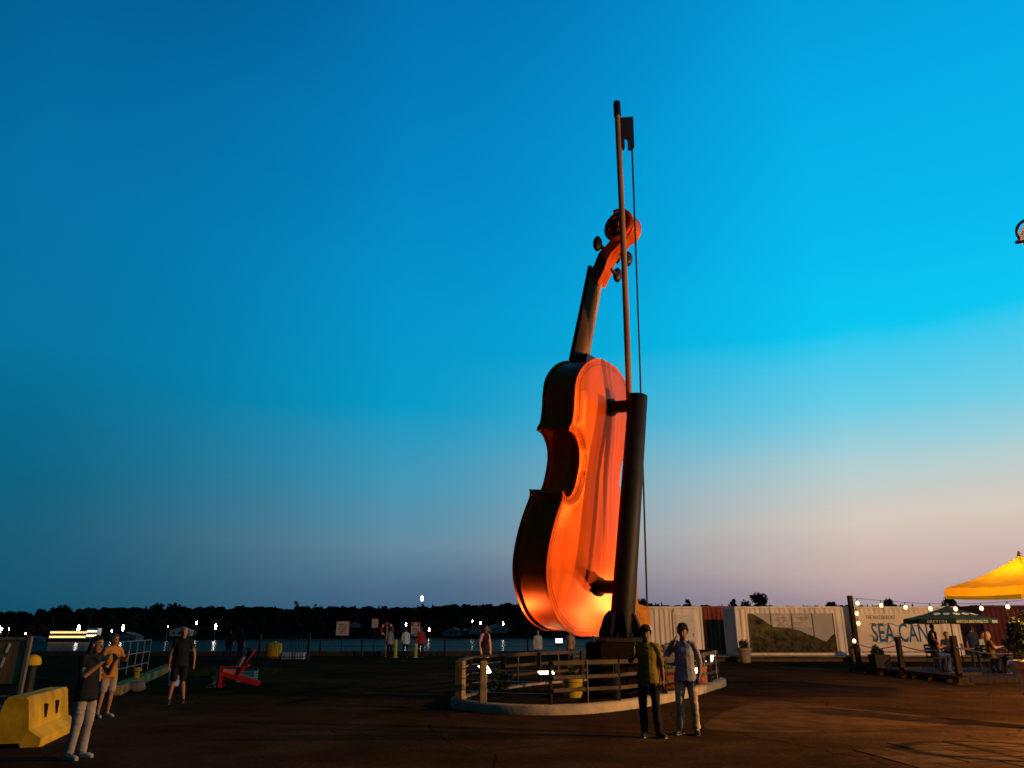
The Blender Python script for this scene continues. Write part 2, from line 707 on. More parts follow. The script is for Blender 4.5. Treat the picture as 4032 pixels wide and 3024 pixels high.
FOREST = mat('dark_foliage', (0.012, 0.0085, 0.005), 1.0, var=0.5, scale=0.5, bump=0.0, spec=0)
fo = MB()
rf = random.Random(11)
ico_cache = []
for q in range(6):
    t_ = MB().ico((0, 0, 0), (1, 1, 1), 2, 0.24, rf)
    ico_cache.append((t_.v, t_.f))
for i in range(1700):
    x = rf.uniform(-205, 330)
    d = rf.choice([rf.uniform(10, 60), rf.uniform(50, 110), rf.uniform(60, 130)])
    y = shore_y(x) + d
    z = hill_z(x, d)
    h = rf.uniform(2.6, 4.6) * (0.75 if d < 30 else 1.0)
    if rf.random() < 0.3:   # conifer
        w = h * rf.uniform(.2, .3)
        seg = 6
        h *= 1.2
        fo.lathe([(w * .5, z), (w, z + h * .2), (w * .62, z + h * .55), (w * .12, z + h)], (x, y, 0), seg, caps=False)
    else:
        w = h * rf.uniform(.45, .8)
        v, f = ico_cache[i % 6]
        fo.add([(x + p[0] * w, y + p[1] * w, z + h * .5 + p[2] * h * .55) for p in v], f)
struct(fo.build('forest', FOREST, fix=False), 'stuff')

BARK = mat('bark', (0.03, 0.022, 0.015), 0.9, bump=0.3)


def crown_mesh(w, h, n, rnd, leaf=None, seed_shape=1.0):
    """crown of leaf-clump faces scattered in an uneven volume"""
    mb = MB()
    leaf = leaf or max(w, h) * 0.09
    lobes = [(rnd.uniform(-.45, .45) * w, rnd.uniform(-.45, .45) * w, rnd.uniform(.2, .85) * h, rnd.uniform(.34, .58) * w) for _ in range(9)]
    for i in range(n):
        lx, ly, lz, lr = lobes[i % len(lobes)]
        u = Vector((rnd.gauss(0, 1), rnd.gauss(0, 1), rnd.gauss(0, .8))).normalized() * lr * rnd.uniform(.35, 1.05) ** .6
        c = Vector((lx, ly, lz)) + u
        a = Vector((rnd.gauss(0, 1), rnd.gauss(0, 1), rnd.gauss(0, 1))).normalized()
        b = a.cross(Vector((rnd.gauss(0, 1), rnd.gauss(0, 1), rnd.gauss(0, 1)))).normalized()
        s = leaf * rnd.uniform(.6, 1.3)
        mb.add([c - a * s, c + b * s * .55, c + a * s, c - b * s * .55], [(0, 1, 2, 3)])
    return mb


def far_tree(x, d, h, w, label, y=None, z=None, n=420):
    y = shore_y(x) + d if y is None else y
    z = hill_z(x, d) if z is None else z
    t_ = thing('shore_tree', label, 'tree', (x, y, z - .3), group='trees standing out on the far shore')
    rr = random.Random(int(x * 10) + 5)
    MB().tube([(0, 0, 0), (.1 * w, 0, h * .35), (0, .05 * w, h * .7)], [w * .09, w * .06, w * .03], 6).build('trunk', BARK, t_)
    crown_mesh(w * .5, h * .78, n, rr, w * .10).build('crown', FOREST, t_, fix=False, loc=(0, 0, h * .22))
    return t_


for (px, d, h, w, lab) in [
    (-.4635, 55, 7.4, 8, 'broad rounded dark tree on the far shore, tallest on the left skyline'),
    (-.435, 60, 6.4, 8, 'rounded dark tree on the far shore right of the tallest left one'),
    (-.584, 50, 6.2, 9, 'dark tree above the lit boat on the far shore'),
    (-.2805, 75, 8.2, 2.9, 'narrow square-topped dark tree sticking up from the left skyline'),
    (-.256, 75, 7.0, 2.4, 'thin pointed dark spruce on skyline right of the square-topped tree'),
    (-.1155, 75, 6.6, 2.4, 'small pointed spruce on skyline left of the far light mast'),
    (.2300, 60, 9.0, 4.6, 'round dark tree just above the left white container roof'),
    (.2870, 60, 9.0, 4.4, 'egg-shaped dark tree above the gap between containers'),
    (.3220, 60, 10.6, 9, 'big square dark tree rising above the mural container'),
    (.3050, 64, 7.4, 6, 'dark bushy tree left beside the big square one'),
    (.4150, 60, 7.6, 8, 'low dark tree above the right half of the mural container'),
    (.4900, 60, 8.4, 8, 'dark tree above the lettered container near the string lights'),
    (.5700, 60, 9.6, 9, 'large dark tree behind the green parasol'),
    (.1690, 62, 8.6, 6, 'dark tree on the skyline just right of the support column'),
]:
    x = px * 300
    for _ in range(12):
        x = px * (shore_y(x) + d)
    far_tree(x, d, h, w, lab)

# lamps along the far shore
POLE = mat('grey_steel_pole', (0.10, 0.09, 0.085), 0.5, metal=0.6, bump=0.05)
LAMPW = glow('lamp_white', (1.0, 0.93, 0.80), 130)
LAMPY = glow('lamp_warm', (1.0, 0.74, 0.42), 90)
LAMPS = [  # photo-plane bearing x/y, size, place in words
    (-0.655, 220, 1.6, 1.25, 'very bright white shore lamp at the left edge, left of the lit boat'),
    (-0.651, 220, 2.0, .36, 'small white shore lamp, first right of the very bright edge lamp'),
    (-0.642, 220, 2.0, .3, 'small white shore lamp, second right of the very bright edge lamp'),
    (-0.620, 220, .2, .32, 'small low white lamp by the water left of the lit boat'),
    (-0.5535, 222, 2.3, .95, 'bright white shore lamp standing over the middle of the lit boat'),
    (-0.5105, 226, 1.3, .36, 'small white shore lamp between the lit boat and a bright lamp'),
    (-0.497, 228, 2.4, .95, 'bright white shore lamp right of the lit boat'),
    (-0.440, 238, 3.0, .3, 'small white shore lamp left of the man in black'),
    (-0.404, 250, 4.6, .55, 'white shore lamp higher up the slope above the man in black'),
    (-0.379, 250, 3.0, .85, 'bright white shore lamp right of the man in black'),
    (-0.136, 306, 4.6, .7, 'white shore lamp above the man in the white shirt'),
    (-0.106, 306, 1.8, .6, 'white shore lamp right of the red headed sign'),
    (-0.051, 308, 6.2, .42, 'small dim shore lamp, leftmost of three left of the fiddle'),
    (-0.0404, 308, 5.2, .62, 'white shore lamp above the woman in pink sleeves'),
    (-0.0115, 308, 5.0, .62, 'white shore lamp next to the lower left bulge of the fiddle'),
]
lamp0 = {}
for (tx, yy, z, s, lab) in LAMPS:
    z = 1.64 + (z - 1.64) * .72
    s *= .72
    x = tx * yy
    hgt = 4.0
    gz = z - hgt
    t_ = thing('shore_lamp', lab, 'street lamp', (x, yy - 2, gz), group='lamps along the far shore')
    MB().tube([(0, 0, 0), (0, 0, hgt - s * .7)], [.09, .06], 6).build('pole', POLE, t_)
    MB().lathe([(s * .12, -s * 1.15), (s * .34, -s * .8), (s * .42, 0), (s * .30, s * .8), (s * .08, s * 1.2)], (0, 0, hgt), 10).build('lamp_head', LAMPW if len(lab) % 3 else LAMPY, t_, smooth=60)

# hilltop mast with a light
t_ = thing('light_mast', 'tall thin mast with a white light on the wooded skyline', 'mast', (-45.5, 388, 1.6))
ms = MB()
for a in (0, 2.09, 4.19):
    ms.tube([(math.cos(a) * .5, math.sin(a) * .5, 0), (math.cos(a) * .15, math.sin(a) * .15, 14)], .09, 4)
for k in range(7):
    z = k * 2.0
    r = .5 - .35 * z / 14
    for a in (0, 2.09, 4.19):
        ms.tube([(math.cos(a) * r, math.sin(a) * r, z), (math.cos(a + 2.09) * r, math.sin(a + 2.09) * r, z + 1.0)], .05, 3)
ms.build('lattice', POLE, t_)
MB().lathe([(.2, 14), (.55, 14.3), (.6, 15.3), (.3, 16.2)], seg=8).build('lamp_head', LAMPW, t_)

# lit boat
HULL = mat('boat_hull', (0.03, 0.03, 0.04), 0.4, bump=0.05)
BWHITE = mat('boat_white_paint', (0.35, 0.33, 0.30), 0.5, bump=0.05)
GOLD = glow('golden_window', (1.0, 0.60, 0.15), 2.4)
WARMW = glow('warm_window', (1.0, 0.80, 0.45), 3)
t_ = thing('tour_boat', 'long tour boat with two decks of golden lights on the far shore', 'boat', (-123.6, 219, -1.5))
t_.scale = (.80, .80, .95)
hb = MB()
hb.prism([(-8, -1.9), (7.2, -1.9), (9, 0), (7.2, 1.9), (-8, 1.9)], -.3, .75, 'XY')
hb.build('hull', HULL, t_)
for k, z in enumerate((0.85, 2.1)):
    dk = MB().box((-1.0, 0.2, z + .55), (13.2 - k * .4, 3.0, 1.1)).build('deck', BWHITE, t_)
    for i in range(16):
        MB().box((-7.05 + k * .1 + i * .8, -1.36, z + .5), (.62, .08, .46)).build('window', GOLD, dk)
MB().box((-1.0, .2, 3.32), (14, 3.5, .1)).build('roof', HULL, t_)
wh = MB().box((7.2, .2, 2.3), (3.6, 2.8, 3.0)).build('wheelhouse', BWHITE, t_)
for r_ in range(2):
    for i in range(5):
        MB().box((5.75 + i * .72, -1.25, 1.7 + r_ * 1.2), (.42, .1, .5)).build('window', WARMW, wh)
MB().tube([(5, 0, 3.4), (5.3, 0, 11)], [.07, .03], 5).build('mast', POLE, t_)

# houses on the far shore
HW = [mat('house_wall_%d' % i, c, 0.8, bump=0.1) for i, c in enumerate([(0.11, 0.105, 0.10), (0.09, 0.09, 0.09), (0.13, 0.115, 0.105)])]
HR = mat('house_roof', (0.035, 0.03, 0.03), 0.85)
DKG = mat('dark_glass', (0.01, 0.012, 0.015), 0.15, bump=0)
for (tx, yy, z, w, h, k, lab) in [
    (-0.0745, 308, .6, 9, 4.0, 0, 'pale gabled house on the far shore, leftmost of three near the fiddle'),
    (-0.061, 309, .8, 5, 3.0, 1, 'small low outbuilding beside the leftmost pale house on the shore'),
    (-0.0464, 308, 1.2, 8, 4.2, 1, 'greyish house on the far shore behind the woman in pink sleeves'),
    (-0.0185, 308, 1.8, 9, 4.4, 2, 'pale house on the far shore nearest the fiddle'),
    (-0.42, 248, 1.0, 8, 3.6, 1, 'faint grey house on the far shore behind the man in black'),
    (-0.607, 223, -.8, 9, 2.6, 0, 'low pale shed on the far shore right of the bright edge lamp'),
    (-0.485, 230, -.6, 8, 3.6, 1, 'dim grey shed on the far shore right of the bright lamps'),
    (-0.20, 320, 3.8, 5, 3.0, 2, 'tiny pale house high on the slope above the leftmost sign'),
]:
    x = tx * yy
    w, h = w * .75, h * .75
    t_ = thing('shore_house', lab, 'house', (x, yy - 3, z - 1.2), rz=random.uniform(-.3, .3), group='houses on the far shore')
    MB().prism([(-w / 2, 0), (w / 2, 0), (w / 2, h * .6), (0, h), (-w / 2, h * .6)], -3, 3, 'XZ').build('wall', HW[k], t_)
    rfm = MB()
    for sgn in (-1, 1):
        rfm.add([(0, -3.3, h + .12), (0, 3.3, h + .12), (sgn * (w / 2 + .4), 3.3, h * .6 - .1), (sgn * (w / 2 + .4), -3.3, h * .6 - .1)], [(0, 1, 2, 3)])
    rfm.build('roof', HR, t_)
    for i in (-1, 0, 1):
        MB().box((i * w * .28, -3.03, h * .34), (w * .12, .1, h * .22)).build('window', DKG, t_)

# ================================================================== THE GIANT FIDDLE
VARN = mat('fiddle_varnish', (0.62, 0.078, 0.003), 0.42, metal=0.42, var=0.18, scale=0.9, bump=0.02, coat=0.0, spec=.12, stretch=(2.2, 2.2, .5), bscale=14)
EBONY = mat('fiddle_ebony', (0.014, 0.008, 0.006), 0.4, metal=0.0, var=0.3, scale=2, bump=0.03, spec=.25)
NECKM = mat('fiddle_neck_maple', (0.40, 0.19, 0.085), 0.38, metal=0.2, var=0.2, scale=1.5, bump=0.05, coat=0.25, stretch=(3, 3, .6))
IVORY = mat('ivory_paint', (0.75, 0.62, 0.42), 0.45, bump=0.05)
STEELD = mat('dark_painted_steel', (0.009, 0.006, 0.0035), 0.5, metal=0.0, var=0.3, scale=3, bump=0.06, spec=.12)
STRING = mat('string_steel', (0.18, 0.17, 0.16), 0.35, metal=0.9, bump=0)
PURF = mat('purfling_black', (0.09, 0.02, 0.006), 0.5, bump=0)

fid = thing('giant_fiddle', 'giant orange-brown metal fiddle standing upright, its back lit by floodlights', 'sculpture', (1.9086, 20.5, 1.4799))
fid.rotation_mode = 'XYZ'
fid.rotation_euler = (Matrix.Rotation(.9665, 3, 'Z') @ Matrix.Rotation(-.007, 3, 'Y') @ Matrix.Rotation(.1389, 3, 'X')).to_euler()
L, DR = 7.516, 0.9058
seg1 = [(0, 0), (.5, .025), (1.03, .17), (1.5, .42), (1.88, .78), (2.15, 1.17), (2.28, 1.65), (2.26, 2.15), (2.14, 2.65), (1.99, 3.05), (1.87, 3.30), (1.83, 3.44), (1.88, 3.58)]
seg2 = [(1.88, 3.58), (1.74, 3.50), (1.61, 3.45), (1.45, 3.51), (1.28, 3.74), (1.18, 4.15), (1.16, 4.50), (1.25, 4.80), (1.47, 5.05), (1.65, 5.13), (1.82, 5.15)]
seg3 = [(1.82, 5.15), (1.80, 5.27), (1.71, 5.40), (1.68, 5.75), (1.72, 6.25), (1.66, 6.65), (1.36, 7.05), (.95, 7.33), (.5, 7.48), (0, 7.516)]
half = []
for sg_ in (seg1, seg2, seg3):
    half += [tuple(p) for p in crom(sg_, 4)[:-1]]
half.append((0, 7.516))
OUT = half + [(-x, z) for x, z in reversed(half[1:-1])]     # counter-clockwise closed loop


def inset(loop, d):
    n = len(loop)
    o = []
    for i in range(n):
        a, b, c = Vector(loop[i - 1]), Vector(loop[i]), Vector(loop[(i + 1) % n])
        t = (c - a).normalized()
        o.append(tuple(b + Vector((-t.y, t.x)) * d))
    return o


def wtab(z):
    return lerp_tab([(0, .6), (.17, 1.03), (.78, 1.88), (1.6, 2.28), (2.65, 2.12), (3.4, 1.72), (4.2, 1.19), (4.8, 1.27), (5.4, 1.68), (6.3, 1.72), (7.05, 1.36), (7.516, .45)], z)


def sstep(a, b, x):
    t = max(0, min(1, (x - a) / (b - a)))
    return t * t * (3 - 2 * t)


def arch(x, z, H):
    u = min(1.0, abs(x) / wtab(z))
    fac = 1 - u * .40 / .8 if u < .8 else .60 * (1 - u) / .2       # three folded sheets
    rnd_ = math.cos(u * math.pi / 2) ** 1.15                       # smooth belly
    k = sstep(2.4, 4.2, z)
    g_ = rnd_ * (1 - k) + fac * k
    H *= (.55 + .45 * wtab(z) / 2.28)
    hz = sstep(-.1, 2.0, z) if z < 6.1 else max(.03, 1 - (z - 6.1) / 1.40)
    return H * hz * g_


OSA = np.array(OUT)
OSD = np.roll(OSA, -1, 0) - OSA


def dist_out(x, z):
    w = np.array((x, z)) - OSA
    t = np.clip((w * OSD).sum(1) / (OSD ** 2).sum(1), 0, 1)
    return float(np.sqrt(((w - OSD * t[:, None]) ** 2).sum(1)).min())


def plate(sign, y0, H, thick=.07):
    """one face of the body: arched outer skin plus its rim"""
    bm = bmesh.new()
    vs = [bm.verts.new((x, 0, z)) for x, z in OUT]
    es = [bm.edges.new((vs[i], vs[(i + 1) % len(vs)])) for i in range(len(vs))]
    bmesh.ops.triangle_fill(bm, edges=es, use_beauty=True)
    for k in range(1, 76):
        z = k * L / 76
        bmesh.ops.bisect_plane(bm, geom=bm.verts[:] + bm.edges[:] + bm.faces[:], plane_co=(0, 0, z), plane_no=(0, 0, 1))
    for z in (6.1,):
        bmesh.ops.bisect_plane(bm, geom=bm.verts[:] + bm.edges[:] + bm.faces[:], plane_co=(0, 0, z), plane_no=(0, 0, 1))
    for k in range(-28, 29):
        bmesh.ops.bisect_plane(bm, geom=bm.verts[:] + bm.edges[:] + bm.faces[:], plane_co=(k * .08, 0, 0), plane_no=(1, 0, 0))
    bmesh.ops.triangulate(bm, faces=bm.faces[:])
    rim = [v for v in bm.verts if v.is_boundary]
    rimset = set(rim)
    for v in bm.verts:
        h = 0 if v in rimset else arch(v.co.x, v.co.z, H) * sstep(0, .22, dist_out(v.co.x, v.co.z))
        v.co.y = y0 + sign * (thick * .5 + h)
    be = [e for e in bm.edges if e.is_boundary]
    r = bmesh.ops.extrude_edge_only(bm, edges=be)
    for v in [q for q in r['geom'] if isinstance(q, bmesh.types.BMVert)]:
        v.co.y -= sign * thick
    bmesh.ops.recalc_face_normals(bm, faces=bm.faces[:])
    me = bpy.data.meshes.new('plate')
    bm.to_mesh(me)
    bm.free()
    me.shade_smooth()
    me.set_sharp_from_angle(angle=R(40))
    return me


obj('back_plate', plate(-1, -.02, .30), VARN, fid)
obj('front_plate', plate(1, DR + .02, .26), VARN, fid)
rb = MB()
ri = inset(OUT, .07)
n_ = len(ri)
for y in (0.0, DR * .5, DR):
    rb.v += [(x, y, z) for x, z in ri]
for k in range(2):
    for i in range(n_):
        j = (i + 1) % n_
        rb.f.append((k * n_ + i, k * n_ + j, (k + 1) * n_ + j, (k + 1) * n_ + i))
rb.build('ribs', VARN, fid, smooth=35)
for d_ in (.10, .17):
    pl = inset(OUT, d_)
    path = [(x, -.02 - .034 - arch(x, z, .30) * sstep(0, .22, d_), z) for x, z in pl]
    MB().tube(path + [path[0]], .0065, 4, caps=False).build('purfling', PURF, fid)

# neck, fingerboard, scroll
nk = MB()
secs = [(7.40, .50, 1.02, .34), (7.62, .55, 1.0, .27), (7.9, .60, .98, .215), (9.0, .50, .90, .185), (9.95, .40, .80, .165), (10.25, .33, .78, .17), (10.45, .24, .76, .20)]
for z, yb, yf, hw in secs:
    for k in range(20):
        t = 2 * math.pi * k / 20
        c, s2 = math.cos(t), math.sin(t)
        y = yf if s2 >= 0 else yf - (yf - yb) * (abs(s2) ** .8)
        nk.v.append((hw * c, y, z))
for i in range(len(secs) - 1):
    for k in range(20):
        k2 = (k + 1) % 20
        nk.f.append((i * 20 + k, i * 20 + k2, (i + 1) * 20 + k2, (i + 1) * 20 + k))
nk.f += [tuple(range(20)), tuple(range(120, 140))]
nk.build('neck', NECKM, fid, smooth=50)
MB().prism([(-.36, 7.30), (.36, 7.30), (.30, 7.74), (-.30, 7.74)], .50, .98, 'XZ').build('heel', EBONY, fid)
fb = MB()
for z, yc, hw, th in [(5.2, 1.40, .30, .14), (7.6, 1.10, .25, .17), (10.56, .785, .185, .11)]:
    fb.v += [(-hw, yc - th / 2, z), (hw, yc - th / 2, z), (hw, yc + th * .3, z), (hw * .5, yc + th / 2, z), (-hw * .5, yc + th / 2, z), (-hw, yc + th * .3, z)]
for i in range(2):
    for k in range(6):
        k2 = (k + 1) % 6
        fb.f.append((i * 6 + k, i * 6 + k2, i * 6 + 6 + k2, i * 6 + 6 + k))
fb.f += [tuple(range(6)), tuple(range(12, 18))]
fb.build('fingerboard', EBONY, fid)
prof_f = [tuple(p) for p in crom([(.66, 10.40), (.58, 10.56), (.46, 10.89), (.27, 11.07), (.08, 11.27)], 4)]
prof_b = [tuple(p) for p in crom([(-.46, 11.33), (-.33, 11.20), (-.14, 11.0), (.05, 10.82), (.17, 10.57), (.23, 10.36), (.34, 10.12), (.42, 9.92)], 4)]
pb = MB()
prof_all = prof_f + prof_b
pb.prism(prof_all, -.235, .235, 'YZ')
pb.build('pegbox', VARN, fid, smooth=30)
sc = MB()
cy_, cz_, r0 = -.13, 11.66, .49
sc.lathe([(r0 - .05, -.27), (r0, -.22), (r0 - .015, 0), (r0, .22), (r0 - .05, .27)], (0, cy_, cz_), 36, 'X')
sc.build('scroll', VARN, fid, smooth=40)
scv = MB()
for sgn in (-1, 1):
    path, rad = [], []
    for k in range(46):
        t = k / 45
        a = 1.2 + t * 2 * math.pi * 1.9
        r_ = (r0 - .07) * (1 - t) + .07
        path.append((sgn * (.27 + .10 * t), cy_ + r_ * math.cos(a), cz_ + r_ * math.sin(a)))
        rad.append(.075 - .03 * t)
    scv.tube(path, rad, 8)
    scv.lathe([(.11, sgn * .26), (.10, sgn * .40), (.05, sgn * .44)], (0, cy_, cz_), 14, 'X')
scv.build('volute', VARN, fid, smooth=50)
for (sx, y, z) in [(-1, .33, 11.02), (1, .30, 11.10), (1, -.10, 10.95), (1, .22, 10.47)]:
    pg = MB()
    pg.tube([(sx * .1, y, z), (sx * .40, y, z)], [.055, .07], 10)
    pgo = pg.build('peg', EBONY, fid, smooth=50)
    hd = MB()
    hd.lathe([(.01, -.11), (.12, -.10), (.18, -.05), (.2, 0), (.18, .05), (.12, .10), (.01, .11)], (0, 0, 0), 18, 'Y')
    hd.v = [(sx * .58 + p[0] * .85, y + p[1], z + p[2] * 1.2) for p in hd.v]
    hd.build('peg_head', EBONY, pgo, smooth=50)
# bridge, strings, tailpiece
MB().prism([(-.62, .0), (-.50, .0), (-.42, .12), (.42, .12), (.50, 0), (.62, 0), (.50, .22), (.42, .42), (0, .52), (-.42, .42), (-.50, .22)], -.05, .05, 'XY', (0, 1.10, 3.65)).build('bridge', IVORY, fid)
for i in range(4):
    x = -.30 + i * .2
    MB().tube([(x * .55, .83, 10.57), (x, 1.62 - abs(x) * .25, 3.65), (x * .9, 1.30, 2.3)], .012, 5).build('string', STRING, fid)
MB().prism([(-.16, .35), (.16, .35), (.36, 2.35), (-.36, 2.35)], 1.22, 1.32, 'XZ').build('tailpiece', EBONY, fid)
MB().tube([(0, DR, .12), (0, 1.25, .40)], .06, 8).build('tail_gut', EBONY, fid)
for sx in (-1, 1):
    fh = MB()
    fh.tube([(sx * .62, DR + .285, 4.5), (sx * .66, DR + .28, 4.35), (sx * .9, DR + .235, 3.1), (sx * .95, DR + .23, 2.95)], [.09, .05, .05, .1], 6)
    fh.build('sound_hole', PURF, fid)

# ================================================================== SUPPORT COLUMN
CT, CB = Vector((3.445, 19.2, 7.72)), Vector((2.755, 19.2, 2.0))
cax = (CT - CB).normalized()
colm = thing('support_column', 'thick dark steel column on a plinth holding up the back of the giant fiddle', 'column', (2.66, 19.2, .17))
off = Vector((2.66, 19.2, .17))
p0 = CB - cax * .62 - off
p1 = CT - off
MB().tube([p0, p0 + (p1 - p0) * .12, p1 - cax * .02, p1], [.315, .30, .262, .25], 28).build('shaft', STEELD, colm, smooth=40)
Rm = Matrix.Rotation(.9665, 3, 'Z') @ Matrix.Rotation(-.007, 3, 'Y') @ Matrix.Rotation(.1389, 3, 'X')
FT = Vector((1.9086, 20.5, 1.4799))
for (lz, lx, f_) in ((6.15, -.12, .74), (1.30, -.05, .02)):
    a = Rm @ Vector((lx, -.32, lz)) + FT - off
    # foot of the perpendicular on the column
    w = a - p0
    q = p0 + cax * (w.dot(cax))
    MB().tube([a + (a - q).normalized() * .12, a, q], [.19, .17, .17], 18).build('bracket', STEELD, colm, smooth=40)
    MB().tube([a + (a - q).normalized() * .02, a - (a - q).normalized() * .05], [.25, .25], 18).build('flange', STEELD, colm, smooth=40)
pln = MB().bbox((-.02, 0.05, .59), (1.38, 1.38, 1.18), .04, R(8)).build('plinth', mat('plinth_concrete', (0.010, 0.006, 0.0045), 0.95, bump=0.3, spec=.0), colm)
MB().bbox((0, 0.02, 1.24), (1.02, 1.02, .12), .015, R(8)).build('base_plate', STEELD, colm)
for k in range(8):
    a = R(8 + k * 45)
    gs = MB().prism([(.26, 0), (.56, 0), (.56, .12), (.40, .52), (.27, .64)], -.022, .022, 'XZ')
    M3 = Matrix.Rotation(a, 3, 'Z')
    gs.v = [tuple(M3 @ Vector(v) + Vector((.035, 0.0, 1.30))) for v in gs.v]
    gs.build('gusset', STEELD, colm)
for k in range(8):
    a = R(30 + k * 45)
    MB().lathe([(.045, 1.30), (.045, 1.39), (.02, 1.40)], (math.cos(a) * .45, math.sin(a) * .45 + .02, 0), 6).build('bolt', STEELD, colm)
MB().box((.38, -.64, .72), (.03, .03, .13), R(8)).build('hatch_handle', mat('worn_brass', (.4, .28, .12), .4, metal=.8), colm)

# ================================================================== THE BOW
STICK = mat('bow_stick_wood', (0.24, 0.11, 0.042), 0.45, metal=0.1, var=0.25, scale=1.2, bump=0.05, stretch=(3, 3, .4), coat=.2)
BB, BT = Vector((3.21, 20.2, 1.55)), Vector((3.165, 18.40, 16.76))
bowr = thing('giant_bow', 'giant upright violin bow with dark frog at top, beside the fiddle scroll', 'sculpture', tuple(BB - Vector((0, 0, 1.38))))
bo = BB - Vector((0, 0, 1.38))
ax = (BT - BB).normalized()
bl = (BT - BB).length
side = Vector((1, 0.10, 0))
side = (side - ax * side.dot(ax)).normalized()
thk = ax.cross(side)


def bp_(s, w=0.0, d=0.0):
    return BB - bo + ax * s + side * w + thk * d


camber = lambda s: 0.055 * math.sin(math.pi * s / bl)
MB().tube([bp_(s, camber(s)) for s in [bl * k / 18 for k in range(18)] + [bl - .45]], [.088] * 18 + [.088], 14).build('stick', STICK, bowr, smooth=50)
MB().tube([bp_(bl - .47, .005), bp_(bl - .03), bp_(bl)], [.112, .112, .098], 14).build('end_cap', EBONY, bowr, smooth=40)
fr = MB()
frog_o = [(.07, bl - .55), (.47, bl - .50), (.47, bl - 1.50), (.44, bl - 1.55), (.30, bl - 1.55), (.30, bl - 1.28)]
frog_o += [(.24 + .06 * math.cos(t), bl - 1.26 + .07 * math.sin(t)) for t in [math.pi * k / 8 for k in range(1, 8)]]
frog_o += [(.18, bl - 1.28), (.18, bl - 1.55), (.07, bl - 1.55)]
nf = len(frog_o)
for d in (-.07, .07):
    fr.v += [tuple(bp_(s, w, d)) for w, s in frog_o]
fr.f += [tuple(range(nf)), tuple(range(2 * nf - 1, nf - 1, -1))] + [(i, i + nf, (i + 1) % nf + nf, (i + 1) % nf) for i in range(nf)]
fr.build('frog', EBONY, bowr)
MB().tube([bp_(bl - 1.53, .415), bp_(bl * .5, .40), bp_(.62, .335)], [.028, .024, .026], 8).build('hair', mat('bow_hair', (0.03, 0.022, 0.02), .7, bump=.1), bowr)
hd = MB()
head_o = [(-.09, .80), (.36, .66), (.38, .22), (.10, .16), (-.10, .30)]
nh = len(head_o)
for d in (-.09, .09):
    hd.v += [tuple(bp_(s, w, d)) for w, s in head_o]
hd.f += [tuple(range(nh)), tuple(range(2 * nh - 1, nh - 1, -1))] + [(i, i + nh, (i + 1) % nh + nh, (i + 1) % nh) for i in range(nh)]
hd.build('head', mat('bow_head_paint', (0.42, 0.16, 0.02), .45, bump=.04), bowr)
tp = MB()
tip_o = [(-.12, .285), (.10, .145), (.395, .205), (.40, .07), (.08, .0), (-.13, .16)]
nh = len(tip_o)
for d in (-.11, .11):
    tp.v += [tuple(bp_(s, w, d)) for w, s in tip_o]
tp.f += [tuple(range(nh)), tuple(range(2 * nh - 1, nh - 1, -1))] + [(i, i + nh, (i + 1) % nh + nh, (i + 1) % nh) for i in range(nh)]
tp.build('tip_plate', IVORY, bowr)
MB().lathe([(.22, 0), (.22, .06), (.15, .08), (.14, 1.34), (.19, 1.38), (.19, 1.42)], (.12, 0, 0), 18).build('stand', STEELD, bowr, smooth=40)

# ================================================================== PLATFORM AND RAILING
RING = [(-1.38, 18.0), (-.98, 17.05), (-.3, 16.5), (.5, 16.25), (1.4, 16.4), (2.4, 17.2), (3.4, 18.5), (4.6, 20.5), (5.7, 22.6), (6.75, 25.0), (6.5, 26.7), (4.9, 26.9), (2.6, 25.4), (.6, 23.3), (-.65, 20.9), (-1.25, 19.3)]
ring = [Vector((p[0], p[1])) for p in crom(RING, 6, True)]
plat = thing('sculpture_platform', 'low oval platform with pale concrete kerb under the giant fiddle', 'platform', (2.3, 21, 0))
ko = MB()
cen = Vector((2.3, 21))
N = len(ring)
ins = [Vector(p) for p in inset([tuple(p) for p in ring], .30)]
ins2 = [Vector(p) for p in inset([tuple(p) for p in ring], .03)]
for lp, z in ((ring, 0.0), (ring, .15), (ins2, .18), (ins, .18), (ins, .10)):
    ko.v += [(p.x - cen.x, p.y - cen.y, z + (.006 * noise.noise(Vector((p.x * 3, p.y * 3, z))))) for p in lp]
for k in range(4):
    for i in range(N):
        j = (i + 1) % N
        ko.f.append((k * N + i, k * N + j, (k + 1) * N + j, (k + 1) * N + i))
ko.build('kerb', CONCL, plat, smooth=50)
fl = MB()
fl.add([(p.x - cen.x, p.y - cen.y, .125) for p in ins], [tuple(range(N))])
fl.build('gravel_bed', mat('dark_gravel', (0.030, 0.017, 0.010), .95, var=.6, scale=30, bump=.8, bscale=45, spec=0), plat)

WOOD = mat('weathered_timber', (0.20, 0.125, 0.055), 0.75, var=0.4, scale=3, bump=0.4, stretch=(6, 6, .8), bscale=12)
WOODR = mat('weathered_rail', (0.058, 0.038, 0.021), 0.85, spec=.08, var=0.35, scale=3, bump=0.35)
CABLE = mat('steel_cable', (0.25, 0.23, 0.20), 0.4, metal=0.7, bump=0)
rail = thing('guard_railing', 'timber post and rail fence with cables around the fiddle platform', 'railing', (2.3, 21, .17))
PO = [(-1.16, 17.75, .20), (-.62, 16.95, .16), (.80, 16.50, .07), (2.30, 17.40, .12), (3.70, 19.25, .12), (4.85, 21.3, .12), (5.85, 23.4, .12), (6.50, 25.1, .16), (5.6, 26.65, .12), (4.0, 26.25, .12), (2.2, 24.75, .12), (.80, 23.2, .12), (-.25, 21.3, .12), (-1.05, 19.5, .12)]
CABLESEG = {0, 1, 12, 13}
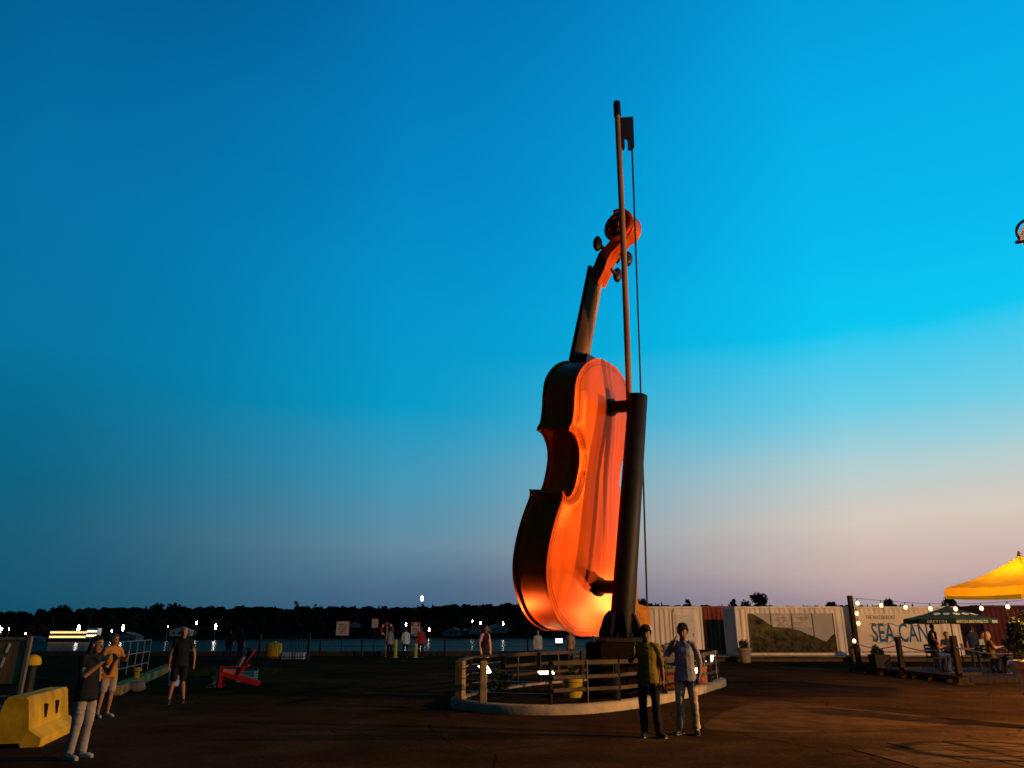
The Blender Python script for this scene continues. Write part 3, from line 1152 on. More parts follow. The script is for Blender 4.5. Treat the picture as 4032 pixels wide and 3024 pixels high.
for i, (x, y, w) in enumerate(PO):
    r_ = random.uniform(-.4, .4)
    pm = WOOD if i < 2 else STEELD
    MB().bbox((x - 2.3, y - 21, .41), (w, w, .86 if i else .80), .018, r_).build('post', pm, rail)
    x2, y2, w2 = PO[(i + 1) % len(PO)]
    a, b = Vector((x - 2.3, y - 21, 0)), Vector((x2 - 2.3, y2 - 21, 0))
    d = b - a
    ang = math.atan2(d.y, d.x)
    mid = (a + b) / 2
    nrm2 = Vector((d.y, -d.x, 0)).normalized()
    if i in CABLESEG:
        for z in (.22, .45, .66):
            MB().tube([a + Vector((0, 0, z)), mid + Vector((0, 0, z - .015)), b + Vector((0, 0, z))], .008, 5).build('cable', CABLE, rail)
        if i in (12, 13):
            MB().bbox(mid + Vector((0, 0, .82)), (d.length + .1, .16, .05), .01, ang).build('rail', WOODR, rail)
    else:
        tz = random.uniform(-.01, .01)
        MB().bbox(mid + Vector((0, 0, .80 + tz)) + nrm2 * .06, (d.length - .02, .05, .095), .008, ang).build('rail', WOODR, rail)
        MB().bbox(mid + Vector((0, 0, .53 - tz)) + nrm2 * .07, (d.length - .02, .035, .075), .008, ang).build('rail', WOODR, rail)
        MB().bbox(mid + Vector((0, 0, .27 + tz)) + nrm2 * .07, (d.length - .02, .035, .075), .008, ang).build('rail', WOODR, rail)
        # thin steel stay in the middle of each bay
        MB().tube([mid + Vector((0, 0, .01)) + nrm2 * .11, mid + Vector((0, 0, .86)) + nrm2 * .11], .012, 6).build('stay', CABLE, rail)

# floodlights in the platform
FLW = (1.0, 0.46, 0.12)
HOUS = mat('floodlight_housing', (0.02, 0.02, 0.02), 0.5, metal=.3)
LENS = glow('floodlight_lens', (1.0, 0.80, 0.48), 14)


def flood(loc, target, watts, label, size=R(85), w=.30, h=.20, post=True, col=FLW, g=.125):
    t_ = thing('floodlight', label, 'floodlight', (loc[0], loc[1], g), group='floodlights around the fiddle')
    d = (Vector(target) - Vector(loc)).normalized()
    q = d.to_track_quat('-Z', 'Y').to_matrix()
    c = Vector((0, 0, loc[2] - g))

    def put(mb):
        mb.v = [tuple(q @ Vector(p) + c) for p in mb.v]
        return mb
    hs = put(MB().bbox((0, 0, .05), (w + .05, h + .05, .10), .02)).build('housing', HOUS, t_)
    for k in range(5):
        put(MB().box((-.4 * w + .2 * w * k, 0, .125), (.012, h, .05))).build('fin', HOUS, hs)
    put(MB().bbox((0, 0, -.012), (w, h, .02), .006)).build('lens', LENS, t_)
    if post:
        MB().tube([(0, 0, 0), tuple(c + q @ Vector((0, 0, .06)))], .02, 8).build('stake', HOUS, t_)
    spot('flood_beam', t_, tuple(c + d * .06), tuple(c + d * 5), watts, col, size, 1.0, .12)
    return t_


flood((5.05, 21.95, .55), (1.5, 19.6, 4.3), 1000, 'floodlight behind the man in the blue shirt, aimed at the fiddle back', R(62))
flood((6.05, 24.0, .80), (1.75, 20.1, 4.7), 5200, 'small white floodlight at the right end of the platform', R(42), .22, .22)
flood((-.70, 20.4, .66), (1.1, 18.9, 3.2), 280, 'floodlight glowing beside the left timber post of the platform', R(75), .34, .26)
flood((.95, 22.0, .50), (1.3, 20.9, 4.0), 800, 'wide floodlight low in the platform below the fiddle, left of the yellow pot', R(85), .44, .17)
flood((1.52, 25.2, 1.30), (1.5, 21.2, 5.5), 600, 'small floodlight on a stake right under the fiddle body', R(70), .20, .16)

# pots and shrubs inside the platform
YPOT = mat('yellow_pot_glaze', (0.46, 0.30, 0.02), .5, var=.25, scale=3, bump=.1)
t_ = thing('yellow_pot', 'squat dull yellow pot inside the platform behind the rails', 'pot', (1.45, 18.9, .12))
MB().lathe([(.20, 0), (.235, .10), (.25, .34), (.27, .36), (.27, .42), (.23, .42), (.22, .36)], seg=24).build('pot_body', YPOT, t_, smooth=40)
LEAFD = mat('shrub_leaf_dark', (0.035, 0.045, 0.018), .7, var=.4, scale=4, bump=0)
LEAFY = mat('shrub_leaf_green', (0.10, 0.13, 0.025), .6, var=.5, scale=5, bump=0)
crown_mesh(.20, .30, 260, random.Random(3), .05).build('plant', LEAFY, t_, fix=False, loc=(0, 0, .36))


def bush(name, loc, w, h, n, label, leafm, leaf=.05, seed=1, group=None):
    t_ = thing(name, label, 'shrub', loc, group=group)
    rr = random.Random(seed)
    st = MB()
    for k in range(6):
        a = k * 1.05
        st.tube([(0, 0, 0), (math.cos(a) * w * .3, math.sin(a) * w * .3, h * .4), (math.cos(a) * w * .6, math.sin(a) * w * .6, h * .75)], [.02, .014, .006], 5)
    st.build('stems', BARK, t_)
    crown_mesh(w, h, n, rr, leaf).build('foliage', leafm, t_, fix=False)
    return t_


bush('low_shrub', (-.25, 19.4, .12), .36, .62, 900, 'dark low shrub in the platform between the left timber posts', LEAFD, .055, 4)
bush('low_shrub', (5.9, 24.4, .12), .32, .55, 700, 'lit shrub with yellow-green leaves at the platform right end', LEAFY, .05, 9)
bush('low_shrub', (3.6, 21.9, .12), .38, .6, 700, 'dark shrub in the platform behind the two standing men', LEAFD, .05, 12)
TERRA = mat('terracotta', (0.42, 0.12, 0.05), .7, var=.3, scale=4, bump=.15)
REDB = mat('red_planter_paint', (0.40, 0.035, 0.02), .5, var=.35, scale=3, bump=.1)
for (x, y, s, m_, lab) in [(4.9, 22.6, .62, REDB, 'glossy red square planter box inside the platform between the two men'), (5.45, 23.35, .58, TERRA, 'terracotta square planter box near the platform right end'), (4.35, 21.75, .5, TERRA, 'terracotta planter box half hidden behind the men')]:
    t_ = thing('planter_box', lab, 'planter', (x, y, .12), R(60), group='planter boxes in the platform')
    MB().bbox((0, 0, s * .42), (s, s * .9, s * .84), .02).build('box_body', m_, t_)
    for k in (-1, 1):
        MB().bbox((0, k * s * .46, s * .78), (s * 1.06, .03, .08), .008).build('lip', m_, t_)
    crown_mesh(s * .4, s * .5, 260, random.Random(int(x * 9)), .05).build('plant', LEAFY, t_, fix=False, loc=(0, 0, s * .74))

# ================================================================== PEOPLE
SKIN = {k: mat('skin_' + k, c, .55, var=.12, scale=14, bump=.05) for k, c in dict(tan=(.30, .13, .06), brown=(.15, .060, .026), pale=(.42, .22, .13)).items()}
HAIRB = mat('hair_black', (.008, .005, .004), .75, spec=.15, var=.4, scale=30, bump=.5, stretch=(3, 3, .6))
HAIRBR = mat('hair_brown', (.07, .035, .015), .55, var=.4, scale=30, bump=.5, stretch=(3, 3, .6))
HAIRBL = mat('hair_blonde', (.42, .24, .08), .5, var=.35, scale=30, bump=.5, stretch=(3, 3, .6))
HAIRGR = mat('hair_grey', (.25, .23, .21), .6, var=.3, scale=30, bump=.5)
EYE = mat('eye_dark', (.012, .008, .007), .3, bump=0)
LIP = mat('lip', (.25, .07, .05), .5, bump=0)


def cloth(name, c, var=.22, scale=7, bump=.55):
    return mat('cloth_' + name, c, .95, spec=.1, var=var, scale=scale, bump=bump, bscale=16, stretch=(1, 1, .55))


OLIVE = cloth('olive', (.14, .082, .010))
LBLUE = cloth('light_blue', (.20, .165, .17))
KHAKI = cloth('khaki_patterned', (.36, .25, .12), var=.5, scale=9)
BLACKC = cloth('black', (.012, .010, .010))
BEIGE = cloth('beige', (.27, .205, .15))
ORANGEC = cloth('orange', (.36, .14, .022))
WHITEC = cloth('white', (.55, .54, .52))
GREYC = cloth('grey', (.24, .24, .24))
REDC = cloth('red', (.30, .03, .025))
PINKC = cloth('pink', (.55, .24, .24))
NAVY = cloth('navy', (.02, .025, .06))
DENIM = cloth('denim', (.035, .05, .11))
SALMON = cloth('salmon', (.50, .20, .15))
SHOEB = mat('shoe_black', (.015, .012, .010), .5)
SHOEW = mat('shoe_pale', (.28, .22, .17), .8, spec=.1)
SOLE = mat('shoe_sole', (.26, .20, .14), .8, spec=.1)


def base_pose():
    J = dict(pel=(0, 0, .96), wai=(0, .01, 1.10), che=(0, .01, 1.30), nec=(0, .02, 1.475), hea=(0, -.01, 1.625))
    for s, k in ((-1, 'R'), (1, 'L')):
        J['sh' + k] = (s * .165, .015, 1.42)
        J['el' + k] = (s * .235, .03, 1.14)
        J['wr' + k] = (s * .245, -.04, .895)
        J['ha' + k] = (s * .245, -.075, .73)
        J['hi' + k] = (s * .09, 0, .93)
        J['kn' + k] = (s * .105, -.015, .505)
        J['an' + k] = (s * .115, .03, .085)
        J['to' + k] = (s * .145, -.15, .035)
    return J


def sit_pose(lean=0.0, seat=.46):
    J = base_pose()
    dz = seat + .10 - .96
    for k in ('pel', 'wai', 'che', 'nec', 'hea', 'shR', 'shL', 'elR', 'elL'):
        p = J[k]
        h = p[2] - .96
        J[k] = (p[0], p[1] + h * math.sin(lean), .96 + h * math.cos(lean) + dz)
    for s, k in ((-1, 'R'), (1, 'L')):
        J['hi' + k] = (s * .09, -.02, seat + .08)
        J['kn' + k] = (s * .14, -.46, seat + .08)
        J['an' + k] = (s * .13, -.44, .085)
        J['to' + k] = (s * .15, -.62, .035)
        J['wr' + k] = (s * .17, -.26, seat + .32)
        J['ha' + k] = (s * .12, -.42, seat + .30)
    return J


def V(p):
    return Vector(p)


def person(loc, rz, label, J=None, H=1.74, shirt=GREYC, pants=NAVY, shoes=SHOEB, skin='tan', hair=HAIRB, style='short', sleeves='long', legs='long', tuck=False, vox=.02, group=None, detail=False, belly=0.0, skirt=False, face=0.0, sleeve=None):
    """one continuous body; face = turn of the head"""
    J = J or base_pose()
    J = {k: V(p) for k, p in J.items()}
    prim = []     # (label, points, radii)
    up = (J['nec'] - J['pel']).normalized()

    def tube(lab, pts, rad, upv=(1, 0, 0), seg=14):
        prim.append((lab, [V(p) for p in pts], rad, upv, seg))
    sk = SKIN[skin]
    # torso
    pel, wai, che, nec = J['pel'], J['wai'], J['che'], J['nec']
    shm = (J['shR'] + J['shL']) / 2
    hem = pel - up * (.0 if tuck else .13)
    tube('shirt', [hem, pel + up * .02, wai, (wai + che) / 2, che, shm - up * .01, shm + up * .045], [(.178 + .018 * (not tuck), .130 + .012 * (not tuck) + belly), (.176, .128 + belly), (.156, .116 + belly), (.162, .118 + belly * .6), (.172, .120), (.160, .094), (.080, .070)])
    tube('shirt', [shm + up * .03, nec - up * .005 + V((0, .01, 0))], [(.078, .075), (.064, .066)])
    tube('pants', [J['hiR'] * .5 + J['hiL'] * .5 - up * .08, pel, pel + up * .06], [(.13, .105), (.155, .112), (.145, .105)])
    # neck and head
    fz = Matrix.Rotation(face, 3, 'Z')
    hea = J['hea']
    hd = (hea - nec)
    tube('skin', [nec - up * .05, nec + hd * .35, nec + hd * .7], [.062, .054, .056])
    fwd = fz @ V((0, -1, 0))
    sid = fz @ V((1, 0, 0))
    tube('skin', [hea + V((0, 0, -.125)) + fwd * .035, hea + V((0, 0, -.105)) + fwd * .025, hea + V((0, 0, -.06)) + fwd * .012, hea, hea + V((0, 0, .055)), hea + V((0, 0, .095)), hea + V((0, 0, .115))], [(.026, .028), (.046, .052), (.063, .078), (.073, .093), (.070, .090), (.050, .066), (.02, .03)], tuple(sid))
    if vox < .03:
        tube('skin', [hea + fwd * .085 + V((0, 0, .012)), hea + fwd * .112 + V((0, 0, -.035)), hea + fwd * .085 + V((0, 0, -.042))], [.010, .015, .012], seg=8)
        for s in (-1, 1):
            tube('skin', [hea + sid * s * .072 + V((0, 0, .02)), hea + sid * s * .082 + V((0, 0, -.01)), hea + sid * s * .072 + V((0, 0, -.04))], [.010, .018, .008], seg=8)
            tube('eye', [hea + fwd * .086 + sid * s * .026 + V((0, 0, .004)), hea + fwd * .083 + sid * s * .038 + V((0, 0, .004))], [.0055, .0055], seg=6)
            if style != 'bald':
                tube('hair', [hea + fwd * .090 + sid * s * .016 + V((0, 0, .030)), hea + fwd * .084 + sid * s * .046 + V((0, 0, .033))], [.005, .004], seg=6)
        tube('lip', [hea + fwd * .094 + sid * -.022 + V((0, 0, -.068)), hea + fwd * .098 + V((0, 0, -.070)), hea + fwd * .094 + sid * .022 + V((0, 0, -.068))], [.004, .007, .004], seg=6)
    for s, k in ((-1, 'R'), (1, 'L')):
        sh, el, wr, ha = J['sh' + k], J['el' + k], J['wr' + k], J['ha' + k]
        cov = {'long': 3, 'half': 2, 'short': 1, 'none': 0}[sleeves]
        ua, fa = el - sh, wr - el
        tube('sleeve' if cov > 0 else 'skin', [shm + (sh - shm) * .55, sh, sh + ua * .45], [.072, .068 if cov else .055, .060 if cov else .048])
        tube('sleeve' if cov > 1 else 'skin', [sh + ua * .35, el, el + fa * .12], [.058 if cov > 1 else .045, .050 if cov > 1 else .040, .049 if cov > 1 else .039])
        tube('sleeve' if cov > 2 else 'skin', [el, el + fa * .35, wr - fa * .05], [.049 if cov > 2 else .040, .046 if cov > 2 else .039, .040 if cov > 2 else .029])
        hv = ha - wr
        hn = hv.normalized()
        acr = hn.cross(V((0, 1, 0)) if abs(hn.y) < .8 else V((1, 0, 0))).normalized()
        if detail:
            side_ax = V((0, -1, 0)) - hn * V((0, -1, 0)).dot(hn)
            side_ax = side_ax.normalized() if side_ax.length > .1 else acr
            nrm_ = hn.cross(side_ax).normalized()
            tube('skin', [wr - hn * .02, wr + hn * .03, wr + hn * .085], [(.026, .022), (.040, .017), (.045, .014)], tuple(side_ax), 10)
            for f, (o_, ln) in enumerate([(-.036, .066), (-.012, .080), (.012, .076), (.035, .060)]):
                b0 = wr + hn * .08 + side_ax * (-o_)
                tube('skin', [b0, b0 + hn * ln * .5 + nrm_ * (-s) * .006, b0 + hn * ln * .9 + nrm_ * (-s) * .022], [.0095, .0088, .0075], seg=7)
            t0 = wr + hn * .03 + side_ax * .034
            tube('skin', [t0, t0 + side_ax * .022 + hn * .03, t0 + side_ax * .028 + hn * .062], [.013, .011, .009], seg=7)
        else:
            tube('skin', [wr, wr + hv * .45, wr + hv * .95], [(.026, .026), (.036, .024), (.02, .016)])
        hi, kn, an, to = J['hi' + k], J['kn' + k], J['an' + k], J['to' + k]
        th, ca = kn - hi, an - kn
        lp = {'long': 2, 'short': 1, 'none': 0}[legs]
        if lp == 2:
            tube('pants', [hi + th * -.04, hi + th * .3, kn, kn + ca * .5, an - ca.normalized() * .01], [(.098, .102), (.090, .095), (.070, .074), (.066, .070), (.068, .074)])
        elif lp == 1:
            tube('pants', [hi, hi + th * .4, hi + th * .95], [(.098, .102), (.092, .096), (.085, .088)])
            tube('skin', [hi + th * .8, kn, kn + ca * .3, an], [.062, .052, .056, .036])
        else:
            tube('skin', [hi, hi + th * .4, kn, kn + ca * .3, an], [.09, .08, .055, .056, .036])
        fd = (to - an)
        fd.z = 0
        fd = fd.normalized() if fd.length > .01 else V((0, -1, 0))
        gz = an.z - .085
        heel = V((an.x, an.y, gz + .04)) - fd * .05
        tube('shoes', [an + V((0, 0, -.005)), V((an.x, an.y, gz + .05))], [.046, .050])
        tube('shoes', [heel, heel + fd * .08, heel + fd * .19, heel + fd * .245 + V((0, 0, -.008))], [(.036, .036), (.040, .042), (.032, .047), (.018, .034)], (0, 0, 1))
        tube('sole', [heel - fd * .02 + V((0, 0, -.033)), heel + fd * .10 + V((0, 0, -.033)), heel + fd * .25 + V((0, 0, -.033))], [(.011, .040), (.011, .046), (.011, .036)], (0, 0, 1))
    if skirt:
        tube('pants', [pel, (J['knR'] + J['knL']) / 2], [(.15, .12), (.24, .2)])
    mb = MB()
    for lab, pts, rad, upv, seg in prim:
        mb.tube(pts, rad, seg, True, upv)
    # one watertight skin around everything
    me = mb.mesh('body_src', fix=True)
    o = bpy.data.objects.new('tmp', me)
    COL.objects.link(o)
    rm = o.modifiers.new('r', 'REMESH')
    rm.mode = 'VOXEL'
    rm.voxel_size = vox * (.45 if detail else 1.0)
    sm = o.modifiers.new('s', 'SMOOTH')
    sm.iterations = 3 if detail else 2
    sm.factor = .45
    dg = bpy.context.evaluated_depsgraph_get()
    body = bpy.data.meshes.new_from_object(o.evaluated_get(dg))
    bpy.data.objects.remove(o)
    labs = ['skin', 'shirt', 'pants', 'shoes', 'sole', 'eye', 'hair', 'lip', 'sleeve']
    body.materials.clear()
    for m_ in (sk, shirt, pants, shoes, SOLE, EYE, hair or HAIRB, LIP, sleeve or shirt):
        body.materials.append(m_)
    nf_ = len(body.polygons)
    cen_ = np.empty(nf_ * 3, 'f')
    body.polygons.foreach_get('center', cen_)
    cen_ = cen_.reshape(-1, 3)
    best = np.full(nf_, 1e9)
    idx = np.zeros(nf_, 'i')
    for lab, pts, rad, upv, seg in prim:
        rr = [(sum(r_) / 2 if isinstance(r_, tuple) else r_) for r_ in (rad if isinstance(rad, list) else [rad] * len(pts))]
        # elliptic tubes: measure in the stretched frame of the tube's own axes
        for i in range(len(pts) - 1):
            a = np.array(pts[i], 'f')
            d = np.array(pts[i + 1], 'f') - a
            L2 = float(d @ d) + 1e-9
            t = np.clip(((cen_ - a) @ d) / L2, 0, 1)
            dv = cen_ - (a + t[:, None] * d)
            r0_, r1_ = rad[i], rad[i + 1]
            if isinstance(r0_, tuple) or isinstance(r1_, tuple):
                r0t = r0_ if isinstance(r0_, tuple) else (r0_, r0_)
                r1t = r1_ if isinstance(r1_, tuple) else (r1_, r1_)
                u = np.array(upv, 'f')
                dn = d / math.sqrt(L2)
                u = u - dn * float(u @ dn)
                u /= (np.linalg.norm(u) + 1e-9)
                w_ = np.cross(dn, u)
                ra = r0t[0] + (r1t[0] - r0t[0]) * t
                rb_ = r0t[1] + (r1t[1] - r0t[1]) * t
                q = np.sqrt((dv @ u / ra) ** 2 + (dv @ w_ / rb_) ** 2 + (dv @ dn / .05) ** 2)
                dist = (q - 1) * np.minimum(ra, rb_)
            else:
                dist = np.linalg.norm(dv, axis=1) - (r0_ + (r1_ - r0_) * t)
            if lab in ('eye', 'lip', 'hair'):
                dist -= .0015
            elif lab == 'shirt':
                dist -= .012
            m_ = dist < best
            best[m_] = dist[m_]
            idx[m_] = labs.index(lab)
    body.polygons.foreach_set('material_index', idx)
    # folds pressed into the clothes
    soft = set()
    for pi, mi in enumerate(idx):
        if mi in (1, 2, 8):
            soft.update(body.polygons[pi].vertices)
    nrm_v = [v.normal.copy() for v in body.vertices]
    sd = V((loc[0] * 3, loc[1], 0))
    for vi in soft:
        v = body.vertices[vi]
        p = v.co
        q = V((p.x * 5 + p.z * 4, p.y * 5 - p.z * 3, p.z * 11)) + sd
        v.co = p + nrm_v[vi] * (.010 * noise.noise(q * .6) + .010 * (.35 - abs(noise.noise(q * 1.15))))
    body.shade_smooth()
    t_ = thing('person', label, 'person', loc, rz, group)
    k_ = H / 1.74
    t_.scale = (k_, k_, k_)
    body.name = 'body'
    obj('body', body, None, t_)
    # hair
    if style != 'bald':
        hb = bmesh.new()
        bmesh.ops.create_icosphere(hb, subdivisions=4 if detail else 3, radius=1.0)
        kill = []
        for v in hb.verts:
            p = v.co.copy()
            front = -p.y
            if (front > .15 and p.z < (.26 if style == 'curly' else .42) + .14 * noise.noise(p * 4)) or (p.z < -.55) or (front > -.25 and p.z < -.12 + .1 * noise.noise(p * 5)):
                kill.append(v)
            k2 = 1 + .12 * noise.noise(p * 2.7 + V((loc[0], 0, 0))) + .12 * noise.noise(p * 8)
            cu = 1.02 if style == 'curly' else 1.03
            if style == 'curly':
                k2 += .10 * noise.noise(p * 6 + V((3, loc[1], 0)))
            v.co = V((p.x * .084 * k2 * cu, p.y * .104 * k2 * cu + .006, p.z * .108 * k2 * cu + .026))
        bmesh.ops.delete(hb, geom=kill, context='VERTS')
        r = bmesh.ops.extrude_edge_only(hb, edges=[e for e in hb.edges if e.is_boundary])
        for v in [q for q in r['geom'] if isinstance(q, bmesh.types.BMVert)]:
            v.co *= .84
        for v in hb.verts:
            v.co = fz @ v.co + hea
        hm_ = bpy.data.meshes.new('hair')
        hb.to_mesh(hm_)
        hb.free()
        hm_.shade_smooth()
        ho = obj('hair', hm_, hair, t_)
        if style == 'curly':
            cl = MB()
            rr_ = random.Random(int(loc[0] * 100))
            for q in range(420):
                u = V((rr_.gauss(0, 1), rr_.gauss(0, 1), rr_.gauss(0, 1))).normalized()
                if (u.y < -.1 and u.z < .30) or u.z < -.5 or (u.y < .15 and u.z < -.16):
                    continue
                rad_ = rr_.uniform(.010, .021)
                k3 = rr_.uniform(.93, 1.07) + .06 * max(0, u.z)
                c3 = fz @ V((u.x * .086 * k3, u.y * .106 * k3 + .004, u.z * .112 * k3 + .024)) + hea
                cl.ico(c3, (rad_, rad_, rad_ * 1.1), 1, .12, rr_)
            cl.build('curls', hair, ho, smooth=60, fix=False)
        if style == 'long':
            back = -fwd
            lh = MB()
            for q in range(9):
                a = -1.25 + q * .3125
                dirv = (Matrix.Rotation(a, 3, 'Z') @ back)
                p0_ = hea + dirv * .075 + V((0, 0, .03))
                lh.tube([p0_, p0_ + dirv * .02 + V((0, 0, -.14)), p0_ + dirv * .012 + V((0, 0, -.28)) + back * .02, p0_ + V((0, 0, -.40 + .04 * math.cos(q * 2.1))) + back * .02], [.035, .042, .036, .010], 7)
            lh.build('long_hair', hair, t_, smooth=60)
    return t_


# -- the two men in front
J = base_pose()
J.update(elR=(-.285, .03, 1.17), wrR=(-.205, -.17, 1.335), haR=(-.185, -.20, 1.50), elL=(.235, .05, 1.13), wrL=(.255, .0, .885), haL=(.25, -.03, .72), anR=(-.10, .03, .085), toR=(-.13, -.15, .035), anL=(.13, .0, .085), toL=(.24, -.14, .035))
person((2.24, 13.05, 0), R(-12), 'man in olive shirt and black trousers holding up one hand, before the railing', J, 1.69, OLIVE, BLACKC, SHOEB, 'brown', HAIRB, 'curly', 'half', 'long', vox=.016, detail=True, belly=.012, face=R(4))
J = base_pose()
J.update(elR=(-.30, .0, 1.235), wrR=(-.155, -.075, 1.44), haR=(-.105, -.07, 1.60), elL=(.25, .06, 1.14), wrL=(.225, -.02, .90), haL=(.19, -.06, .77), anR=(-.14, .03, .085), toR=(-.22, -.13, .035), anL=(.12, .05, .085), toL=(.14, -.14, .035), knR=(-.125, -.03, .505))
person((2.93, 13.35, 0), R(-14), 'man in pale blue shirt and patterned khaki trousers with a hand at his ear', J, 1.72, LBLUE, KHAKI, SHOEB, 'brown', HAIRB, 'curly', 'half', 'long', vox=.016, detail=True, face=R(-6))
# -- people at the left
J = base_pose()
J.update(elR=(-.24, -.12, 1.16), wrR=(-.10, -.30, 1.37), haR=(-.03, -.36, 1.50), elL=(.24, -.14, 1.18), wrL=(.12, -.32, 1.38), haL=(.04, -.37, 1.50), hea=(0, -.05, 1.61))
person((-5.85, 10.95, 0), R(75), 'dark-haired woman in black top and beige trousers taking a picture near the yellow barrier', J, 1.56, BLACKC, BEIGE, SHOEW, 'tan', HAIRB, 'long', 'short', 'long', vox=.016, detail=True)
J = base_pose()
J.update(elL=(.26, -.10, 1.18), wrL=(.18, -.30, 1.30), haL=(.12, -.40, 1.38))
person((-8.1, 15.9, 0), R(60), 'man in orange shirt and beige shorts standing behind the woman at left', J, 1.55, ORANGEC, BEIGE, SHOEW, 'tan', HAIRBR, 'short', 'half', 'short', vox=.022)
J = base_pose()
J.update(anL=(.17, .05, .085), anR=(-.15, -.04, .085), elL=(.29, .04, 1.13), wrL=(.31, -.02, .9), haL=(.31, -.05, .74))
person((-7.92, 18.8, 0), R(22), 'bald man in black t-shirt and black shorts walking on the dark quay', J, 1.70, BLACKC, BLACKC, SHOEB, 'tan', None, 'bald', 'short', 'short', vox=.022, belly=.03)
# -- sitting in the red chair
J = sit_pose(R(28), .33)
for k, s in (('R', -1), ('L', 1)):
    J['kn' + k] = (s * .13, -.44, .50)
    J['an' + k] = (s * .13, -.62, .085)
    J['to' + k] = (s * .14, -.80, .035)
    J['wr' + k] = (s * .25, -.22, .56)
    J['ha' + k] = (s * .24, -.36, .56)
person((-8.42, 24.05, 0), R(-78), 'person in salmon top reclining in the low red chair', J, 1.70, SALMON, SALMON, SHOEB, 'pale', HAIRB, 'long', 'short', 'short', vox=.024)
# -- by the water
for (x, y, rz, H, sh, pa, ha, st, lab) in [
    (-7.62, 48.6, 170, 1.72, GREYC, BLACKC, HAIRB, 'short', 'person in grey shirt at the waterside fence beside the red lifebuoy'),
    (-6.68, 49.0, 178, 1.74, WHITEC, BLACKC, HAIRB, 'short', 'person in white shirt and black trousers facing the harbour'),
    (-5.72, 49.0, 190, 1.80, REDC, BLACKC, HAIRBR, 'short', 'person in dark red shirt under the red headed sign'),
    (-15.1, 43.5, 160, 1.66, BLACKC, BLACKC, HAIRB, 'long', 'dark-clothed person standing behind the red chair'),
    (-16.0, 44.2, 185, 1.66, BLACKC, NAVY, HAIRB, 'short', 'dark-clothed person left of the one behind the red chair'),
    (1.24, 37.6, 20, 1.62, GREYC, NAVY, HAIRBR, 'short', 'person in grey seen just under the left of the fiddle body'),
    (2.85, 38.2, -30, 1.62, BEIGE, NAVY, HAIRB, 'short', 'person in beige seen under the fiddle beside the small floodlight'),
]:
    person((x, y, 0), R(rz), lab, None, H, sh, pa, SHOEB, 'tan', ha, st, 'long' if y > 45 else 'half', 'long', vox=.035)
J = base_pose()
J.update(elR=(-.29, .02, 1.15), elL=(.29, .02, 1.15))
person((-.90, 26.0, 0), R(55), 'dark-haired woman with loose pink sleeves behind the platform railing', J, 1.80, BLACKC, BLACKC, SHOEB, 'tan', HAIRB, 'long', 'long', 'long', vox=.024, sleeve=PINKC)

# ================================================================== CONTAINERS
CWHITE = mat('container_white', (0.78, 0.65, 0.53), .6, spec=.1, var=.20, scale=1.3, bump=.08, stretch=(3, 3, .35), col2=(.88, .76, .64))
CRED = mat('container_rust_red', (0.30, 0.055, 0.022), .6, var=.45, scale=1.2, bump=.15, stretch=(3, 3, .5))
CMAR = mat('container_maroon', (0.10, 0.022, 0.030), .6, var=.2, scale=1.5, bump=.06)
DECKW = mat('deck_boards', (0.20, 0.135, 0.08), .8, var=.3, scale=2, bump=.3, stretch=(.5, 4, 1))


def corrug(x0, x1, z0, z1, y, dep=.085, pitch=.28):
    mb = MB()
    xs_ = [x0]
    x = x0 + .04
    while x + pitch < x1 - .02:
        xs_ += [x, x + .07, x + .14, x + .21]
        x += pitch
    xs_.append(x1)
    pts = [(x0, y)]
    x = x0 + .04
    while x + pitch < x1 - .02:
        pts += [(x, y), (x + .07, y + dep), (x + .14, y + dep), (x + .21, y)]
        x += pitch
    pts.append((x1, y))
    for z in (z0, z1):
        mb.v += [(p[0], p[1], z) for p in pts]
    n = len(pts)
    mb.f += [(i, i + 1, n + i + 1, n + i) for i in range(n - 1)]
    return mb


def container(loc, label, m_, length=6.06, h=2.59, dep=2.44):
    t_ = thing('shipping_container', label, 'container', loc, group='shipping containers along the quay')
    corrug(.09, length - .09, .15, h - .12, .05).build('front_wall', m_, t_)
    e = corrug(.09, dep - .09, .15, h - .12, 0)
    e.v = [(p[1] + .05, p[0], p[2]) for p in e.v]
    e.build('end_wall', m_, t_)
    e = corrug(.09, dep - .09, .15, h - .12, 0)
    e.v = [(length - .05 - p[1], p[0], p[2]) for p in e.v]
    e.build('end_wall', m_, t_)
    MB().box((length / 2, dep - .06, h / 2), (length - .1, .04, h - .1)).build('rear_wall', m_, t_)
    MB().box((length / 2, dep / 2, h - .05), (length - .06, dep - .06, .05)).build('roof', m_, t_)
    for x in (.05, length - .05):
        for y in (.05, dep - .05):
            MB().bbox((x, y, h / 2), (.11, .11, h - .04), .01).build('corner_post', m_, t_)
    for z, s in ((.07, .14), (h - .06, .12)):
        MB().bbox((length / 2, .05, z), (length - .21, .09, s), .01).build('side_rail', m_, t_)
        MB().bbox((.05, dep / 2, z), (.09, dep - .21, s), .01).build('end_rail', m_, t_)
    return t_


